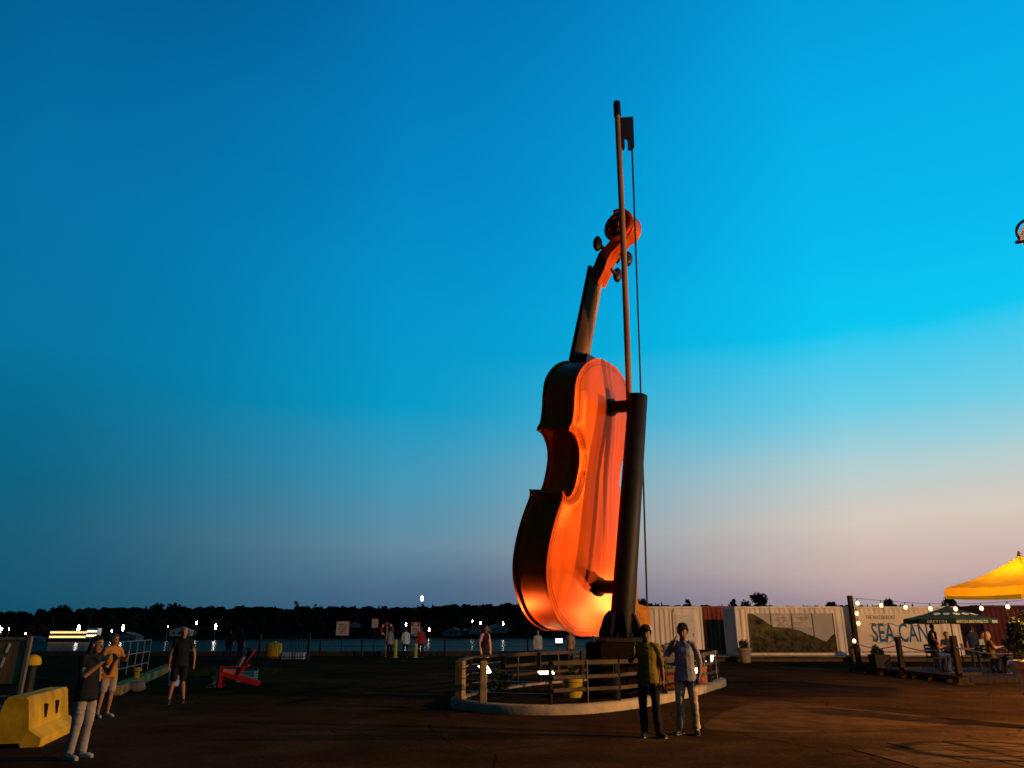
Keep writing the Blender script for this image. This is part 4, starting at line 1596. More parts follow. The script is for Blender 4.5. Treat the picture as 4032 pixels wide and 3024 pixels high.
YF = 43.2
dk = thing('container_deck', 'low brown boarded deck under the white shipping containers', 'deck', (4, 42.5, 0))
MB().box((12.5, 2.0, .12), (26.4, 3.7, .22)).build('frame', mat('deck_frame', (.10, .07, .045), .85), dk)
for i in range(11):
    MB().bbox((12.5, .02 + i * .34, .26), (26.6, .33, .05), .008).build('board', DECKW, dk)
DZ = .30
c1 = container((4.58, YF, DZ), 'white corrugated shipping container with a door, left of the rust red one', CWHITE)
MB().bbox((5.06, .01, 1.16), (1.32, .10, 2.30), .012).build('door_frame', CWHITE, c1)
dr_ = MB().bbox((5.06, -.055, 1.12), (1.06, .05, 2.08), .012).build('door', mat('door_cream', (.60, .52, .44), .5, var=.06, bump=.04), c1)
MB().tube([(5.48, -.09, 1.0), (5.48, -.13, 1.0), (5.48, -.13, 1.16), (5.48, -.09, 1.16)], .012, 6).build('handle', POLE, dr_)
MB().bbox((5.06, -.04, 2.36), (1.2, .06, .16), .01).build('lintel', CWHITE, c1)

c2 = container((12.49, YF, DZ), 'white shipping container covered by a printed landscape mural, in the middle', CWHITE)
SKYP = mat('mural_pale_sky', (.40, .345, .28), .5, var=.10, scale=.8, bump=0)
HILLP = mat('mural_hill', (.034, .028, .007), .6, var=.75, scale=2.6, bump=0, col2=(.13, .10, .024), spec=.1)
TREEP = mat('mural_forest', (.020, .017, .006), .6, var=.8, scale=5, bump=0, col2=(.09, .062, .018), spec=.1)
INKP = mat('mural_ink', (.30, .13, .10), .5, bump=0)
FRAMEP = mat('mural_frame', (.05, .045, .04), .5)
mx0, mx1, mz0, mz1 = .78, 5.42, .16, 2.22
line_h = [(0, 2.20), (.28, 2.14), (.75, 1.86), (1.22, 1.52), (1.6, 1.46), (2.2, 1.44), (2.8, 1.26), (3.4, 1.02), (3.9, .80), (4.3, .66), (4.64, .60)]
line_t = [(0, 1.2), (.5, .95), (1.0, .70), (1.6, .95), (2.2, .86), (2.7, .96), (3.2, .84), (3.6, .70), (4.1, .72), (4.4, 1.0), (4.64, 1.15)]
for i in range(4):
    a, b = mx0 + (mx1 - mx0) * i / 4 + .012, mx0 + (mx1 - mx0) * (i + 1) / 4 - .012
    pn = MB().box(((a + b) / 2, -.055, (mz0 + mz1) / 2), (b - a, .04, mz1 - mz0)).build('mural_panel', SKYP, c2)
    for lab, tab, dd, m_ in (('printed_hill', line_h, .080, HILLP), ('printed_trees', line_t, .084, TREEP)):
        xs_ = [a + (b - a) * k / 14 for k in range(15)]
        top = [(x, min(mz1 - .01, .16 + lerp_tab(tab, x - mx0) - .16 + .05 * noise.noise(Vector((x * 6, dd * 50, 0))))) for x in xs_]
        pm = MB()
        pm.add([(x, -dd, z) for x, z in [(a, mz0 + .01)] + top + [(b, mz0 + .01)]], [tuple(range(len(top) + 2))])
        pm.build(lab, m_, pn, fix=False)
    MB().bbox(((a + b) / 2 + (b - a) / 2 + .012, -.085, (mz0 + mz1) / 2), (.05, .03, mz1 - mz0 + .02), .006).build('mural_mullion', FRAMEP, c2)
    if i in (1, 2):
        sgn_ = MB().box(((a + b) / 2, -.086, 1.80), (.98, .012, .62)).build('caption_plate', mat('caption_plate', (.50, .42, .34), .5, bump=0), pn)
        for r_ in range(4):
            w = [.70, .52, .66, .34][(r_ + i) % 4]
            nb = 7 if r_ < 2 else 10
            for q in range(nb):
                if (q * 7 + r_ * 3 + i) % 5 == 0:
                    continue
                MB().box(((a + b) / 2 - w / 2 + w * (q + .5) / nb, -.094, 1.98 - r_ * .125), (w / nb * .62, .004, .075 if r_ < 2 else .035)).build('caption_mark', INKP, sgn_)
MB().bbox((mx0 - .03, -.085, (mz0 + mz1) / 2), (.05, .03, mz1 - mz0 + .02), .006).build('mural_mullion', FRAMEP, c2)

c3 = container((18.9, YF, DZ), 'white shipping container lettered SEA CAN in blue', CWHITE)
for i in range(3):
    MB().box((1.05 + i * 1.53, -.04, 1.20), (1.515, .03, 1.98)).build('sign_board', mat('sign_board_cream', (.74, .58, .43), .6, var=.08, scale=1.2, bump=.03), c3)
BLUEI = mat('sign_blue', (.012, .095, .22), .5, var=.25, scale=6, bump=0)
GREYI = mat('sign_grey_blue', (.22, .23, .27), .5, bump=0)
DARKI = mat('sign_dark', (.05, .045, .045), .5, bump=0)


def lettering(parent, txt, cx, y, cz, width, height, m_, name, bold=.0, rot=None, depth=.004):
    me = text_mesh(txt, 1.0, depth, bold)
    vs = [v.co for v in me.vertices]
    x0, x1 = min(v.x for v in vs), max(v.x for v in vs)
    y0, y1 = min(v.y for v in vs), max(v.y for v in vs)
    for v in me.vertices:
        v.co = Vector((cx + ((v.co.x - x0) / (x1 - x0) - .5) * width, y - v.co.z, cz + ((v.co.y - y0) / (y1 - y0) - .5) * height))
    bm = bmesh.new()
    bm.from_mesh(me)
    bmesh.ops.recalc_face_normals(bm, faces=bm.faces[:])
    bm.to_mesh(me)
    bm.free()
    me.name = name
    return obj(name, me, m_, parent)


lettering(c3, 'THE WATERFRONT', 1.68, -.064, 2.00, 1.66, .21, DARKI, 'lettering')
lettering(c3, 'SEA CAN', 2.62, -.066, 1.20, 3.10, 1.00, BLUEI, 'lettering', .012)
for zz, xa, xb in ((1.62, .95, 4.3), (.98, .9, 2.6), (.72, 1.0, 2.9)):
    MB().tube([(xa + (xb - xa) * k / 30, -.066, zz + .07 * math.sin(k * .75)) for k in range(31)], [(.004, .028)] * 31, 6, up=(0, 1, 0)).build('painted_wave', GREYI, c3)

c4 = container((9.6, 50.0, .2), 'rust red shipping container seen in the gap between white ones', CRED, 6.06, 2.9)
c5 = container((26.3, YF, .05), 'maroon shipping container at the far right behind the patio', CMAR, 6.06, 2.9)

# pots in front of the containers
FLOWER = mat('flower_mauve', (.22, .10, .16), .6, var=.5, scale=9, bump=0)
POTG = mat('pot_grey', (.22, .17, .13), .75, bump=.2)


def pot(loc, r, h, label, potm, leafm, fl=None, seed=1, ph=.45):
    t_ = thing('plant_pot', label, 'plant pot', loc, group='round plant pots on the quay')
    MB().lathe([(r * .68, 0), (r * .72, .02), (r * .92, h * .84), (r * 1.04, h * .86), (r * 1.06, h), (r * .94, h), (r * .90, h * .9)], seg=24).build('pot_body', potm, t_, smooth=35)
    crown_mesh(r * .95, ph, 420, random.Random(seed), .06).build('foliage', leafm, t_, fix=False, loc=(0, 0, h * .85))
    if fl:
        crown_mesh(r * .9, ph * .9, 160, random.Random(seed + 1), .045).build('flowers', fl, t_, fix=False, loc=(0, 0, h * .95))
    return t_


pot((12.35, 41.6, 0), .36, .72, 'tan plant pot with mauve flowers at the mural container corner', mat('pot_tan', (.34, .24, .13), .7, bump=.2), LEAFD, FLOWER, 21)
pot((18.35, 41.9, 0), .30, .68, 'dark plant pot at the seam between mural and lettered containers', POTG, LEAFD, None, 31, .2)
pot((8.35, 41.8, 0), .34, .9, 'pale grey plant pot in front of the door container, between the two men', mat('pot_pale', (.42, .37, .34), .7, bump=.2), LEAFD, None, 41, .1)

# ================================================================== PATIO
TIMD = mat('dark_timber', (.022, .012, .007), .85, spec=.1, var=.4, scale=3, bump=.4, stretch=(5, 5, .8))
ROPE = mat('rope', (.38, .26, .20), .85, var=.3, scale=20, bump=.4)
pdk = MB()
for i in range(30):
    pdk.bbox((18.0, 26.1 + i * .25, .07), (7.4, .24, .14), .006)
struct(pdk.build('patio_floor', TIMD))
posts = [(13.93, 31.6, 2.98, .17, 'tall dark timber post carrying string lights at the patio corner'), (14.2, 28.7, 1.40, .16, 'short dark timber rope post, second from the tall lit one'), (14.15, 25.0, 1.46, .17, 'short dark timber rope post in front of the green parasol')]
prv = None
for i, (x, y, h, w, lab) in enumerate(posts):
    t_ = thing('rope_post', lab, 'post', (x, y, 0), R(4), group='timber posts of the patio')
    MB().bbox((0, 0, h / 2), (w, w, h), .012).build('post', TIMD, t_)
    MB().bbox((0, 0, .13), (w * 2.0, w * 2.0, .26), .02).build('base_block', TIMD, t_)
    MB().bbox((0, 0, .03), (w * 3.4, w * 2.6, .06), .01).build('foot', TIMD, t_)
    MB().box((.32, -.1, .32), (.07, .9, .09), R(-70), 0, 0).build('brace', TIMD, t_)
    if prv:
        a, b = Vector(prv), Vector((x, y, 1.12))
        t2 = thing('rope', ['sagging rope between the tall and second patio posts', 'sagging rope between the second and third patio posts'][i - 1], 'rope', tuple(a))
        MB().tube([(b - a) * (k / 12) + Vector((0, 0, -.16 * math.sin(math.pi * k / 12))) for k in range(13)], .018, 6).build('strand', ROPE, t2)
        t3 = thing('ground_beam', ['low dark timber beam between the tall and second patio posts', 'low dark timber beam between the second and third patio posts'][i - 1], 'beam', ((x + prv[0]) / 2, (y + prv[1]) / 2, 0), math.atan2(y - prv[1], x - prv[0]))
        MB().bbox((0, 0, .20), (math.hypot(x - prv[0], y - prv[1]) - .4, .09, .12), .01).build('beam', TIMD, t3)
        for q in (-1, 0, 1):
            MB().bbox((q * 1.1, 0, .07), (.10, .16, .14), .01).build('block', TIMD, t3)
    prv = (x, y, 1.12)
a, b = Vector(prv), Vector((13.9, 20.6, 1.12))
t2 = thing('rope', 'sagging rope from the third patio post towards the urn', 'rope', tuple(a))
MB().tube([(b - a) * (k / 12) + Vector((0, 0, -.14 * math.sin(math.pi * k / 12))) for k in range(13)], .018, 6).build('strand', ROPE, t2)

# string lights
BULB = glow('bulb_warm', (1.0, 0.58, 0.24), 3.0)
SOCK = mat('bulb_socket', (.02, .02, .02), .6)
sl = thing('string_lights', 'festoon of warm round bulbs strung across the patio from the tall post', 'string lights', (13.93, 31.6, 0))
A, B = Vector((0, 0, 2.90)), Vector((6.9, -3.4, 2.90))
wire = [A + (B - A) * (k / 30) + Vector((0, 0, -.30 * math.sin(math.pi * k / 30))) for k in range(31)]
MB().tube(wire, .008, 5).build('wire', SOCK, sl)
bulb_me = MB().lathe([(.014, .0), (.055, -.035), (.072, -.085), (.06, -.14), (.02, -.17)], seg=12).mesh('bulb', 60)
bulb_me.materials.append(BULB)
sock_me = MB().lathe([(.018, .10), (.022, .06), (.026, 0)], seg=8).mesh('socket')
sock_me.materials.append(SOCK)


def bulb(p, watts=0):
    o = obj('bulb', bulb_me, None, sl, tuple(p))
    obj('socket', sock_me, None, o)
    if watts:
        point('bulb_glow', sl, (p[0], p[1], p[2] - .08), watts, (1, .58, .22), .07)


for k in range(9):
    t = (k + .30) / 8.9
    p = A + (B - A) * t + Vector((0, 0, -.30 * math.sin(math.pi * t) - .10))
    bulb(p, 20)
for z, x in ((2.36, .14), (1.98, .15), (1.30, -.12)):
    bulb((x, -.12, z), 25)
MB().tube([(.10, -.1, 2.9), (.12, -.12, 2.4), (.13, -.12, 2.0), (-.10, -.13, 1.4)], .007, 5).build('wire', SOCK, sl)

# parasols
def fabric(name, col, trans=.5):
    m = mat(name, col, .8, var=.12, scale=3, bump=.15)
    n, l = m.node_tree.nodes, m.node_tree.links
    b = n['Principled BSDF']
    tr = n.new('ShaderNodeBsdfTranslucent')
    l.new(b.inputs['Base Color'].links[0].from_socket, tr.inputs[0])
    mx = n.new('ShaderNodeMixShader')
    mx.inputs[0].default_value = trans
    l.new(b.outputs[0], mx.inputs[1])
    l.new(tr.outputs[0], mx.inputs[2])
    l.new(mx.outputs[0], n['Material Output'].inputs[0])
    return m


def parasol(loc, label, r, eave, apex, val, m_, nseg=8, rot=0.0, polem=POLE):
    t_ = thing('parasol', label, 'parasol', loc, rot)
    cn = [(r * math.cos(2 * math.pi * k / nseg), r * math.sin(2 * math.pi * k / nseg)) for k in range(nseg)]
    for k in range(nseg):
        a, b = cn[k], cn[(k + 1) % nseg]
        pm = MB()
        rows = 5
        for i in range(rows + 1):
            f = i / rows
            z = apex + (eave - apex) * f - .10 * math.sin(math.pi * f) * (apex - eave)
            w = 1 - .02 * math.sin(math.pi * f)
            for j in range(5):
                g_ = j / 4
                x = (a[0] * (1 - g_) + b[0] * g_) * f * w
                y = (a[1] * (1 - g_) + b[1] * g_) * f * w
                pm.v.append((x, y, z - .03 * f * math.sin(math.pi * g_)))
        for i in range(rows):
            for j in range(4):
                q = i * 5 + j
                pm.f.append((q, q + 1, q + 6, q + 5))
        po = pm.build('canopy_panel', m_, t_, smooth=60)
        vm = MB()
        for j in range(9):
            g_ = j / 8
            x, y = a[0] * (1 - g_) + b[0] * g_, a[1] * (1 - g_) + b[1] * g_
            ew = eave - .03 * math.sin(math.pi * g_)
            k3 = 1 + .012 * math.sin(j * 2.3 + k)
            vm.v += [(x * 1.002, y * 1.002, ew), (x * 1.006 * k3, y * 1.006 * k3, ew - val)]
        vm.f += [(2 * j, 2 * j + 1, 2 * j + 3, 2 * j + 2) for j in range(8)]
        vm.build('valance', m_, po, smooth=60)
        MB().tube([(a[0] * .97 * f, a[1] * .97 * f, apex - .05 + (eave - apex) * f - .10 * math.sin(math.pi * f) * (apex - eave)) for f in (0.02, .25, .5, .75, 1)], .012, 5).build('rib', polem, t_)
    MB().tube([(0, 0, 0), (0, 0, apex + .03)], .022, 8).build('pole', polem, t_)
    MB().lathe([(.06, apex - .02), (.05, apex + .05), (.02, apex + .12)], seg=10).build('finial', polem, t_)
    MB().lathe([(.26, 0), (.26, .05), (.05, .09)], seg=18).build('base', polem, t_)
    return t_


GREENF = fabric('parasol_green', (.035, .060, .020), .35)
YELF = fabric('parasol_yellow', (.92, .46, .014), .78)
gp_ = parasol((17.55, 31.0, .14), 'dark green lettered parasol over the patio tables', 1.66, 1.92, 2.42, .17, GREENF, 8, R(22.5 - 1))
CREAM = mat('parasol_lettering', (.60, .55, .40), .7, bump=0)
for k, txt in ((5, 'BRETON BREWING CO.'), (6, 'BREWING'), (4, 'BRETON')):
    ang = 2 * math.pi * (k + .5) / 8
    rr = 1.66 * math.cos(math.pi / 8) + .03
    lo = lettering(gp_, txt, 0, -.006, 1.805, 1.20 if len(txt) > 10 else .7, .10, CREAM, 'valance_lettering')
    lo.rotation_euler = (0, 0, ang + math.pi / 2)
    lo.location = (rr * math.cos(ang), rr * math.sin(ang), 0)
    for q in (-1, 1):    # painted emblem: two pale shapes on the canopy
        f = .55
        zz = 2.42 + (1.92 - 2.42) * f - .10 * math.sin(math.pi * f) * .5
        em = MB().lathe([(.001, 0), (.13, .004), (.13, .012), (.001, .016)], seg=9)
        eo = em.build('emblem', CREAM, gp_)
        eo.location = (rr * f * math.cos(ang) + q * .17 * -math.sin(ang), rr * f * math.sin(ang) + q * .17 * math.cos(ang), zz - .002)
        eo.rotation_euler = (0, 0, ang)
        eo.rotation_euler = (Matrix.Rotation(ang, 3, 'Z') @ Matrix.Rotation(math.atan2(.5, 1.5), 3, 'Y')).to_euler()
yp_ = parasol((13.55, 20.1, 0), 'large yellow parasol at the right edge of the picture', 2.15, 2.68, 3.52, .20, YELF, 6, R(0))

MB().lathe([(.015, 2.62), (.06, 2.58), (.08, 2.52), (.06, 2.45), (.02, 2.42)], (.12, 0, 0), 14).build('hanging_bulb', BULB, yp_, smooth=60)
MB().tube([(.12, 0, 2.62), (.05, 0, 3.2)], .006, 5).build('bulb_cord', SOCK, yp_)
point('bulb_glow', yp_, (.12, -.1, 2.36), 150, (1, .60, .24), .08)

# tables, chairs
TABM = mat('table_top', (.12, .07, .04), .45, var=.3, scale=3, bump=.1)
METD = mat('dark_chair_metal', (.012, .009, .008), .6, spec=.2, bump=.05)


def table(loc, label, w=.85, h=.84):
    t_ = thing('patio_table', label, 'table', loc, group='patio tables')
    MB().bbox((0, 0, h), (w, w, .04), .01).build('table_top', TABM, t_)
    for sx in (-1, 1):
        for sy in (-1, 1):
            MB().tube([(sx * w * .42, sy * w * .42, 0), (sx * w * .42, sy * w * .42, h - .02)], .02, 6).build('leg', METD, t_)
    return t_


def chair(label, loc, rz, seat=.50, group='patio chairs'):
    t_ = thing('patio_chair', label, 'chair', loc, rz, group)
    MB().bbox((0, 0, seat), (.44, .44, .04), .012).build('seat', METD, t_)
    for sx in (-1, 1):
        MB().tube([(sx * .20, -.20, seat), (sx * .22, -.22, 0)], .014, 6).build('leg', METD, t_)
        MB().tube([(sx * .20, .20, seat), (sx * .22, .24, 0)], .014, 6).build('leg', METD, t_)
        MB().tube([(sx * .20, .20, seat), (sx * .20, .26, seat + .45)], .014, 6).build('back_post', METD, t_)
    for z in (.18, .30, .42):
        MB().bbox((0, .20 + z * .13, seat + z), (.40, .02, .06), .005).build('slat', METD, t_)
    return t_


t1 = table((16.65, 29.3, .14), 'left patio table with glasses under the green parasol')
table((18.35, 28.9, .14), 'right patio table under the green parasol')
GLS = mat('drink_glass', (.75, .72, .65), .08, bump=0, trans=.8)
for (dx_, dy_, lab) in [(.12, -.2, 'drinking glass on the left patio table, nearer one'), (.25, .1, 'drinking glass on the left patio table, farther one')]:
    t_ = tag(MB().lathe([(.028, 0), (.034, .15), (.030, .15), (.024, .01)], seg=12).build('drinking_glass', GLS, smooth=40), lab, 'glass')
    t_.location = (16.65 + dx_, 29.3 + dy_, .14 + .862)
seats = [
    (15.75, 29.2, 92, BLACKC, DENIM, HAIRB, 'long', 'tan', 'woman with long dark hair seated side-on at the left table end'),
    (16.25, 30.1, 20, REDC, NAVY, HAIRB, 'short', 'tan', 'person seated behind the left table, nearer the long-haired woman'),
    (16.85, 30.2, -15, NAVY, NAVY, HAIRBR, 'short', 'tan', 'person seated behind the left table, nearer the parasol pole'),
    (17.55, 28.7, 80, OLIVE, NAVY, HAIRBL, 'long', 'pale', 'woman with long blonde hair seated between the two patio tables'),
    (18.1, 29.9, 5, GREYC, NAVY, HAIRBR, 'long', 'pale', 'woman with brown hair seated behind the right patio table'),
    (18.35, 27.95, 175, PINKC, DENIM, HAIRBL, 'long', 'pale', 'fair-haired person in pink seated with back to camera at right table'),
    (19.15, 28.8, -85, OLIVE, BLACKC, HAIRBR, 'short', 'tan', 'person in beige seated at the right end of the right table'),
]
for i, (x, y, rz, sh, pa, ha, st, sk_, lab) in enumerate(seats):
    J = sit_pose(R(2), .54)
    for k, s in (('R', -1), ('L', 1)):
        J['an' + k] = (s * .12, -.36, .085 + .0)
        J['wr' + k] = (s * .16, -.33, .93)
        J['ha' + k] = (s * .08, -.46, .93)
        J['el' + k] = (s * .24, -.06, .86)
    person((x, y, .14), R(rz), lab, J, 1.74, sh, pa, SHOEB, sk_, ha, st, 'short', 'long', vox=.028, group='people seated on the patio')
    chair('dark metal patio chair under the ' + lab.replace(' seated', '').replace(' with back to camera', '')[:60].split(' at ')[0].split(' behind')[0].split(' between')[0] + [' at left table end', ', nearer long-haired woman', ', nearer parasol pole', '', ' at right table', '', ' at far right'][i], (x, y, .14), R(rz), .54 - .02)

for (x, y, rz, H, sh, ha, st, lab) in [
    (17.75, 32.8, 30, 1.72, BLACKC, HAIRB, 'short', 'dark-clothed person standing behind the green parasol pole'),
    (18.9, 32.0, -25, 1.66, NAVY, HAIRBR, 'long', 'woman in navy standing behind the right patio table'),
    (19.9, 31.0, 60, 1.74, BLACKC, HAIRB, 'short', 'dark-clothed person standing near the maroon container'),
    (20.3, 29.2, 100, 1.60, GREYC, HAIRB, 'long', 'woman in grey standing at the far right of the patio'),
]:
    person((x, y, .14), R(rz), lab, None, H, sh, NAVY, SHOEB, 'tan', ha, st, 'half', 'long', vox=.035, group='people standing on the patio')

# tall clipped planter by the fence
t_ = thing('hedge_planter', 'tall dark square planter with clipped hedge beside the tall patio post', 'planter', (14.50, 31.0, 0))
MB().box((0, 0, .36), (.52, .52, .72), taper=1.18).build('box_body', METD, t_)
crown_mesh(.33, .42, 900, random.Random(8), .05).build('hedge', LEAFD, t_, fix=False, loc=(0, 0, .62))

# urn at the right edge
URN = mat('urn_stone', (.46, .34, .20), .42, var=.45, scale=5, bump=.3)
t_ = thing('stone_urn', 'tall pale stone urn with rope rings and leafy bush at right edge', 'urn', (9.40, 14.1, 0))
MB().lathe([(.23, 0), (.24, .05), (.22, .10), (.30, .70), (.335, .92), (.34, .98), (.42, 1.01), (.45, 1.06), (.43, 1.11), (.38, 1.12), (.36, 1.04)], seg=32).build('urn_body', URN, t_, smooth=35)
for z, r_ in ((.36, .268), (.60, .30)):
    MB().tube([(r_ * math.cos(2 * math.pi * k / 28), r_ * math.sin(2 * math.pi * k / 28), z + .05 * math.sin(4 * math.pi * k / 28)) for k in range(29)], .028, 7, caps=False).build('rope_ring', URN, t_, smooth=60)
st = MB()
for k in range(9):
    a = k * .7
    st.tube([(0, 0, 1.0), (math.cos(a) * .15, math.sin(a) * .15, 1.5), (math.cos(a) * .34, math.sin(a) * .34, 2.0)], [.02, .014, .006], 5)
st.build('stems', BARK, t_)
crown_mesh(.40, 1.15, 2600, random.Random(77), .05).build('foliage', mat('urn_leaves', (.16, .17, .03), .5, var=.6, scale=5, bump=0), t_, fix=False, loc=(0, 0, 1.02))

# hanging globe of a lamp standard, unlit
t_ = thing('globe_lamp', 'unlit glass globe with brown metal hoops at the upper right edge', 'street lamp', (6.10, 7.5, 0))
BRZ = mat('bronze_hoop', (.26, .11, .06), .6, bump=.05)
MB().lathe([(.205 * math.sin(math.pi * k / 14) + .001, 5.97 - .205 * math.cos(math.pi * k / 14)) for k in range(15)], seg=24).build('globe', fabric('frosted_globe', (.85, .74, .70), .75), t_, smooth=80)
for tx, tz in ((R(35), 0), (R(-30), R(40))):
    hp = MB()
    M3 = Matrix.Rotation(tz, 3, 'Z') @ Matrix.Rotation(tx, 3, 'Y')
    hp.tube([tuple(M3 @ Vector((.25 * math.cos(2 * math.pi * k / 30), .25 * math.sin(2 * math.pi * k / 30), 0)) + Vector((0, 0, 5.97))) for k in range(31)], .018, 7, caps=False)
    hp.build('hoop', BRZ, t_, smooth=60)
MB().tube([(0, 0, 5.80), (0, 0, 5.66)], .03, 8).build('neck', BRZ, t_)
MB().tube([(0, 0, 0), (0, 0, .6), (0, 0, 5.68)], [.09, .06, .045], 12).build('post', BRZ, t_, smooth=50)
MB().lathe([(.17, 0), (.17, .12), (.10, .30), (.09, .5)], seg=16).build('foot', BRZ, t_, smooth=40)

# street lamp just right of the picture, with an added lantern and hoop out of view
t_ = thing('street_lamp', 'warm street lamp standing just outside the right edge of the picture', 'street lamp', (24.0, 14.0, 0))
MB().tube([(0, 0, 0), (0, 0, 6.9)], [.09, .06], 12).build('post', METD, t_, smooth=50)
MB().lathe([(.02, 7.42), (.30, 7.30), (.38, 7.20), (.36, 7.20)], seg=18, caps=False).build('shade', METD, t_)
MB().lathe([(.08, 6.88), (.20, 6.98), (.22, 7.08), (.18, 7.18)], seg=16).build('lamp_glass', glow('sodium_glass', (1.0, .6, .22), 12), t_, smooth=60)
point('lamp_glow', t_, (-.42, 0, 7.04), 16000, (1.0, .53, .18), .2)
t_ = thing('fill_lantern', 'unseen warm lantern added past the right edge to light the lower right corner', 'street lamp', (12.6, 11.2, 0))  # added lamp, warms the lower right ground and the urn
MB().tube([(0, 0, 0), (0, 0, 3.6)], [.06, .045], 12).build('post', METD, t_, smooth=50)
MB().lathe([(.10, 3.55), (.15, 3.62), (.15, 3.92), (.12, 3.95)], seg=14).build('lamp_glass', glow('sodium_glass', (1.0, .6, .22), 12), t_, smooth=60)
MB().lathe([(.20, 3.95), (.12, 4.05), (.02, 4.14)], seg=14).build('cap', METD, t_)
point('lamp_glow', t_, (-.30, 0, 3.76), 5600, (1.0, .54, .17), .07)
t_ = thing('shadow_hoop', 'unseen round metal hoop added right of the picture to throw its shadow', 'trellis', (8.55, 11.45, 0), R(4))  # added out of view, shaped for the hoop shadow on the ground
MB().tube([(0, .68 * math.cos(2 * math.pi * k / 40), .98 + .66 * math.sin(2 * math.pi * k / 40)) for k in range(41)], .045, 8, caps=False).build('hoop', METD, t_, smooth=50)
for q in (-.32, 0.02, .34):
    hh = .66 * math.sqrt(1 - (q / .68) ** 2)
    MB().tube([(0, q, .98 - hh), (0, q, .98 + hh)], .022, 6).build('bar', METD, t_)
for q in (.70, 1.22):
    hh = .68 * math.sqrt(1 - ((q - .98) / .66) ** 2)
    MB().tube([(0, -hh, q), (0, hh, q)], .022, 6).build('bar', METD, t_)
MB().tube([(0, 0, 0), (0, 0, .34)], .04, 8).build('foot', METD, t_)
MB().bbox((0, 0, .03), (.5, .5, .06), .01).build('base', METD, t_)

# ================================================================== LEFT SIDE AND WATERSIDE
YELB = mat('yellow_barrier_paint', (.50, .26, .008), .75, spec=.1, var=.35, scale=2.2, bump=.25, detail=9)
HOLE = mat('slot_dark', (.012, .008, .005), .9, bump=0)
t_ = thing('traffic_barrier', 'yellow concrete traffic barrier with two dark slots at lower left', 'barrier', (-7.40, 12.0, 0), R(106.3))
pr_ = [(-.42, 0), (-.42, .12), (-.24, .24), (-.16, .66), (-.13, .69), (.13, .69), (.16, .66), (.24, .24), (.42, .12), (.42, 0), (.16, 0), (.14, .06), (-.14, .06), (-.16, 0)]
bm_ = MB()
xs_ = [-.12, -.08, 2.02, 2.06]
for k, x in enumerate(xs_):
    q = .97 if k in (0, 3) else 1.0
    bm_.v += [(x, a * q, b * (1 if b < .01 else q)) for a, b in pr_]
np_ = len(pr_)
for i in range(3):
    for j in range(np_):
        j2 = (j + 1) % np_
        bm_.f.append((i * np_ + j, i * np_ + j2, (i + 1) * np_ + j2, (i + 1) * np_ + j))
bm_.f += [tuple(range(np_)), tuple(range(3 * np_, 4 * np_))]
bm_.build('barrier_body', YELB, t_)
for x in (.66, 1.28):
    MB().bbox((x, -.205, .43), (.085, .06, .21), .02).build('slot', HOLE, t_)

t_ = thing('notice_board', 'large brown framed notice board cut by the left edge', 'notice board', (-8.33, 12.7, 0), R(10))
BRNP = mat('board_brown', (.14, .075, .035), .35, var=.25, scale=2, bump=.05)
MB().bbox((-.1, .02, 1.14), (1.02, .05, .66), .01).build('board', BRNP, t_)
for x in (-.62, .44):
    MB().bbox((x, 0, .78), (.07, .07, 1.52), .01).build('post', mat('board_post', (.11, .08, .055), .6, bump=.1), t_)
for z in (.62, 1.50):
    MB().bbox((-.09, 0, z), (.99, .06, .05), .008).build('frame_rail', mat('board_post', (.11, .08, .055)), t_)
for k, (x, z) in enumerate([(.14, 1.36), (.10, 1.14), (.06, .92)]):  # slanted light reflections on the board, put in as pale strips
    MB().box((x, -.012, z), (.035, .008, .15), 0, 0, R(12)).build('painted_reflection', mat('painted_reflection', (.45, .36, .27), .4, bump=0), t_)

t_ = thing('tarp_bundle', 'dark grey bundle lying behind the yellow barrier at the left edge', 'bundle', (-7.95, 12.25, 0))
bb = MB()
rr = random.Random(5)
for k in range(7):
    bb.ico((rr.uniform(-.25, .25), rr.uniform(-.3, .3), .18 + .08 * (k % 4)), (.26, .3, .2), 2, .06, rr)
bb.build('cover', mat('grey_tarp', (.09, .08, .08), .6, var=.4, scale=6, bump=.5), t_, smooth=60)

t_ = thing('capped_bollard', 'dark bollard with a round yellow cap behind the barrier', 'bollard', (-9.2, 15.1, 0))
MB().tube([(0, 0, 0), (0, 0, 1.04)], [.10, .085], 14).build('post', METD, t_, smooth=50)
MB().lathe([(.145, 1.0), (.15, 1.07), (.12, 1.14), (.06, 1.18), (.01, 1.19)], seg=18).build('cap', YELB, t_, smooth=50)

# quay beam with mooring bollards, railing
t_ = thing('timber_beam', 'pale squared timber edging beam on the quay at left', 'beam', (-12.5, 27.2, 0), math.atan2(33.58 - 20.88, -14.71 + 10.53))
MB().bbox((0, 0, .13), (13.2, .34, .26), .03).build('beam', mat('pale_beam', (.22, .135, .05), .9, var=.3, scale=2, bump=.4, spec=0), t_)
t_ = thing('mooring_bollard', 'small yellow mooring bollard on the quay beam at left', 'bollard', (-11.35, 23.9, 0))
MB().lathe([(.14, .0), (.14, .03), (.09, .06), (.085, .38), (.13, .42), (.13, .48), (.03, .52)], (0, 0, .05), 16).build('bollard_body', YELB, t_, smooth=40)
t_ = thing('white_sack', 'pale sack lying on the ground beside the quay beam', 'sack', (-10.9, 22.2, 0))
MB().ico((0, 0, .12), (.46, .2, .13), 3, .04).ico((.36, .05, .13), (.28, .2, .15), 3, .05).build('sack_body', mat('sack_cloth', (.22, .155, .11), .9, bump=.4, spec=0), t_, smooth=60)
t_ = thing('white_bucket', 'white plastic bucket standing left of the bald man', 'bucket', (-10.45, 24.5, 0))
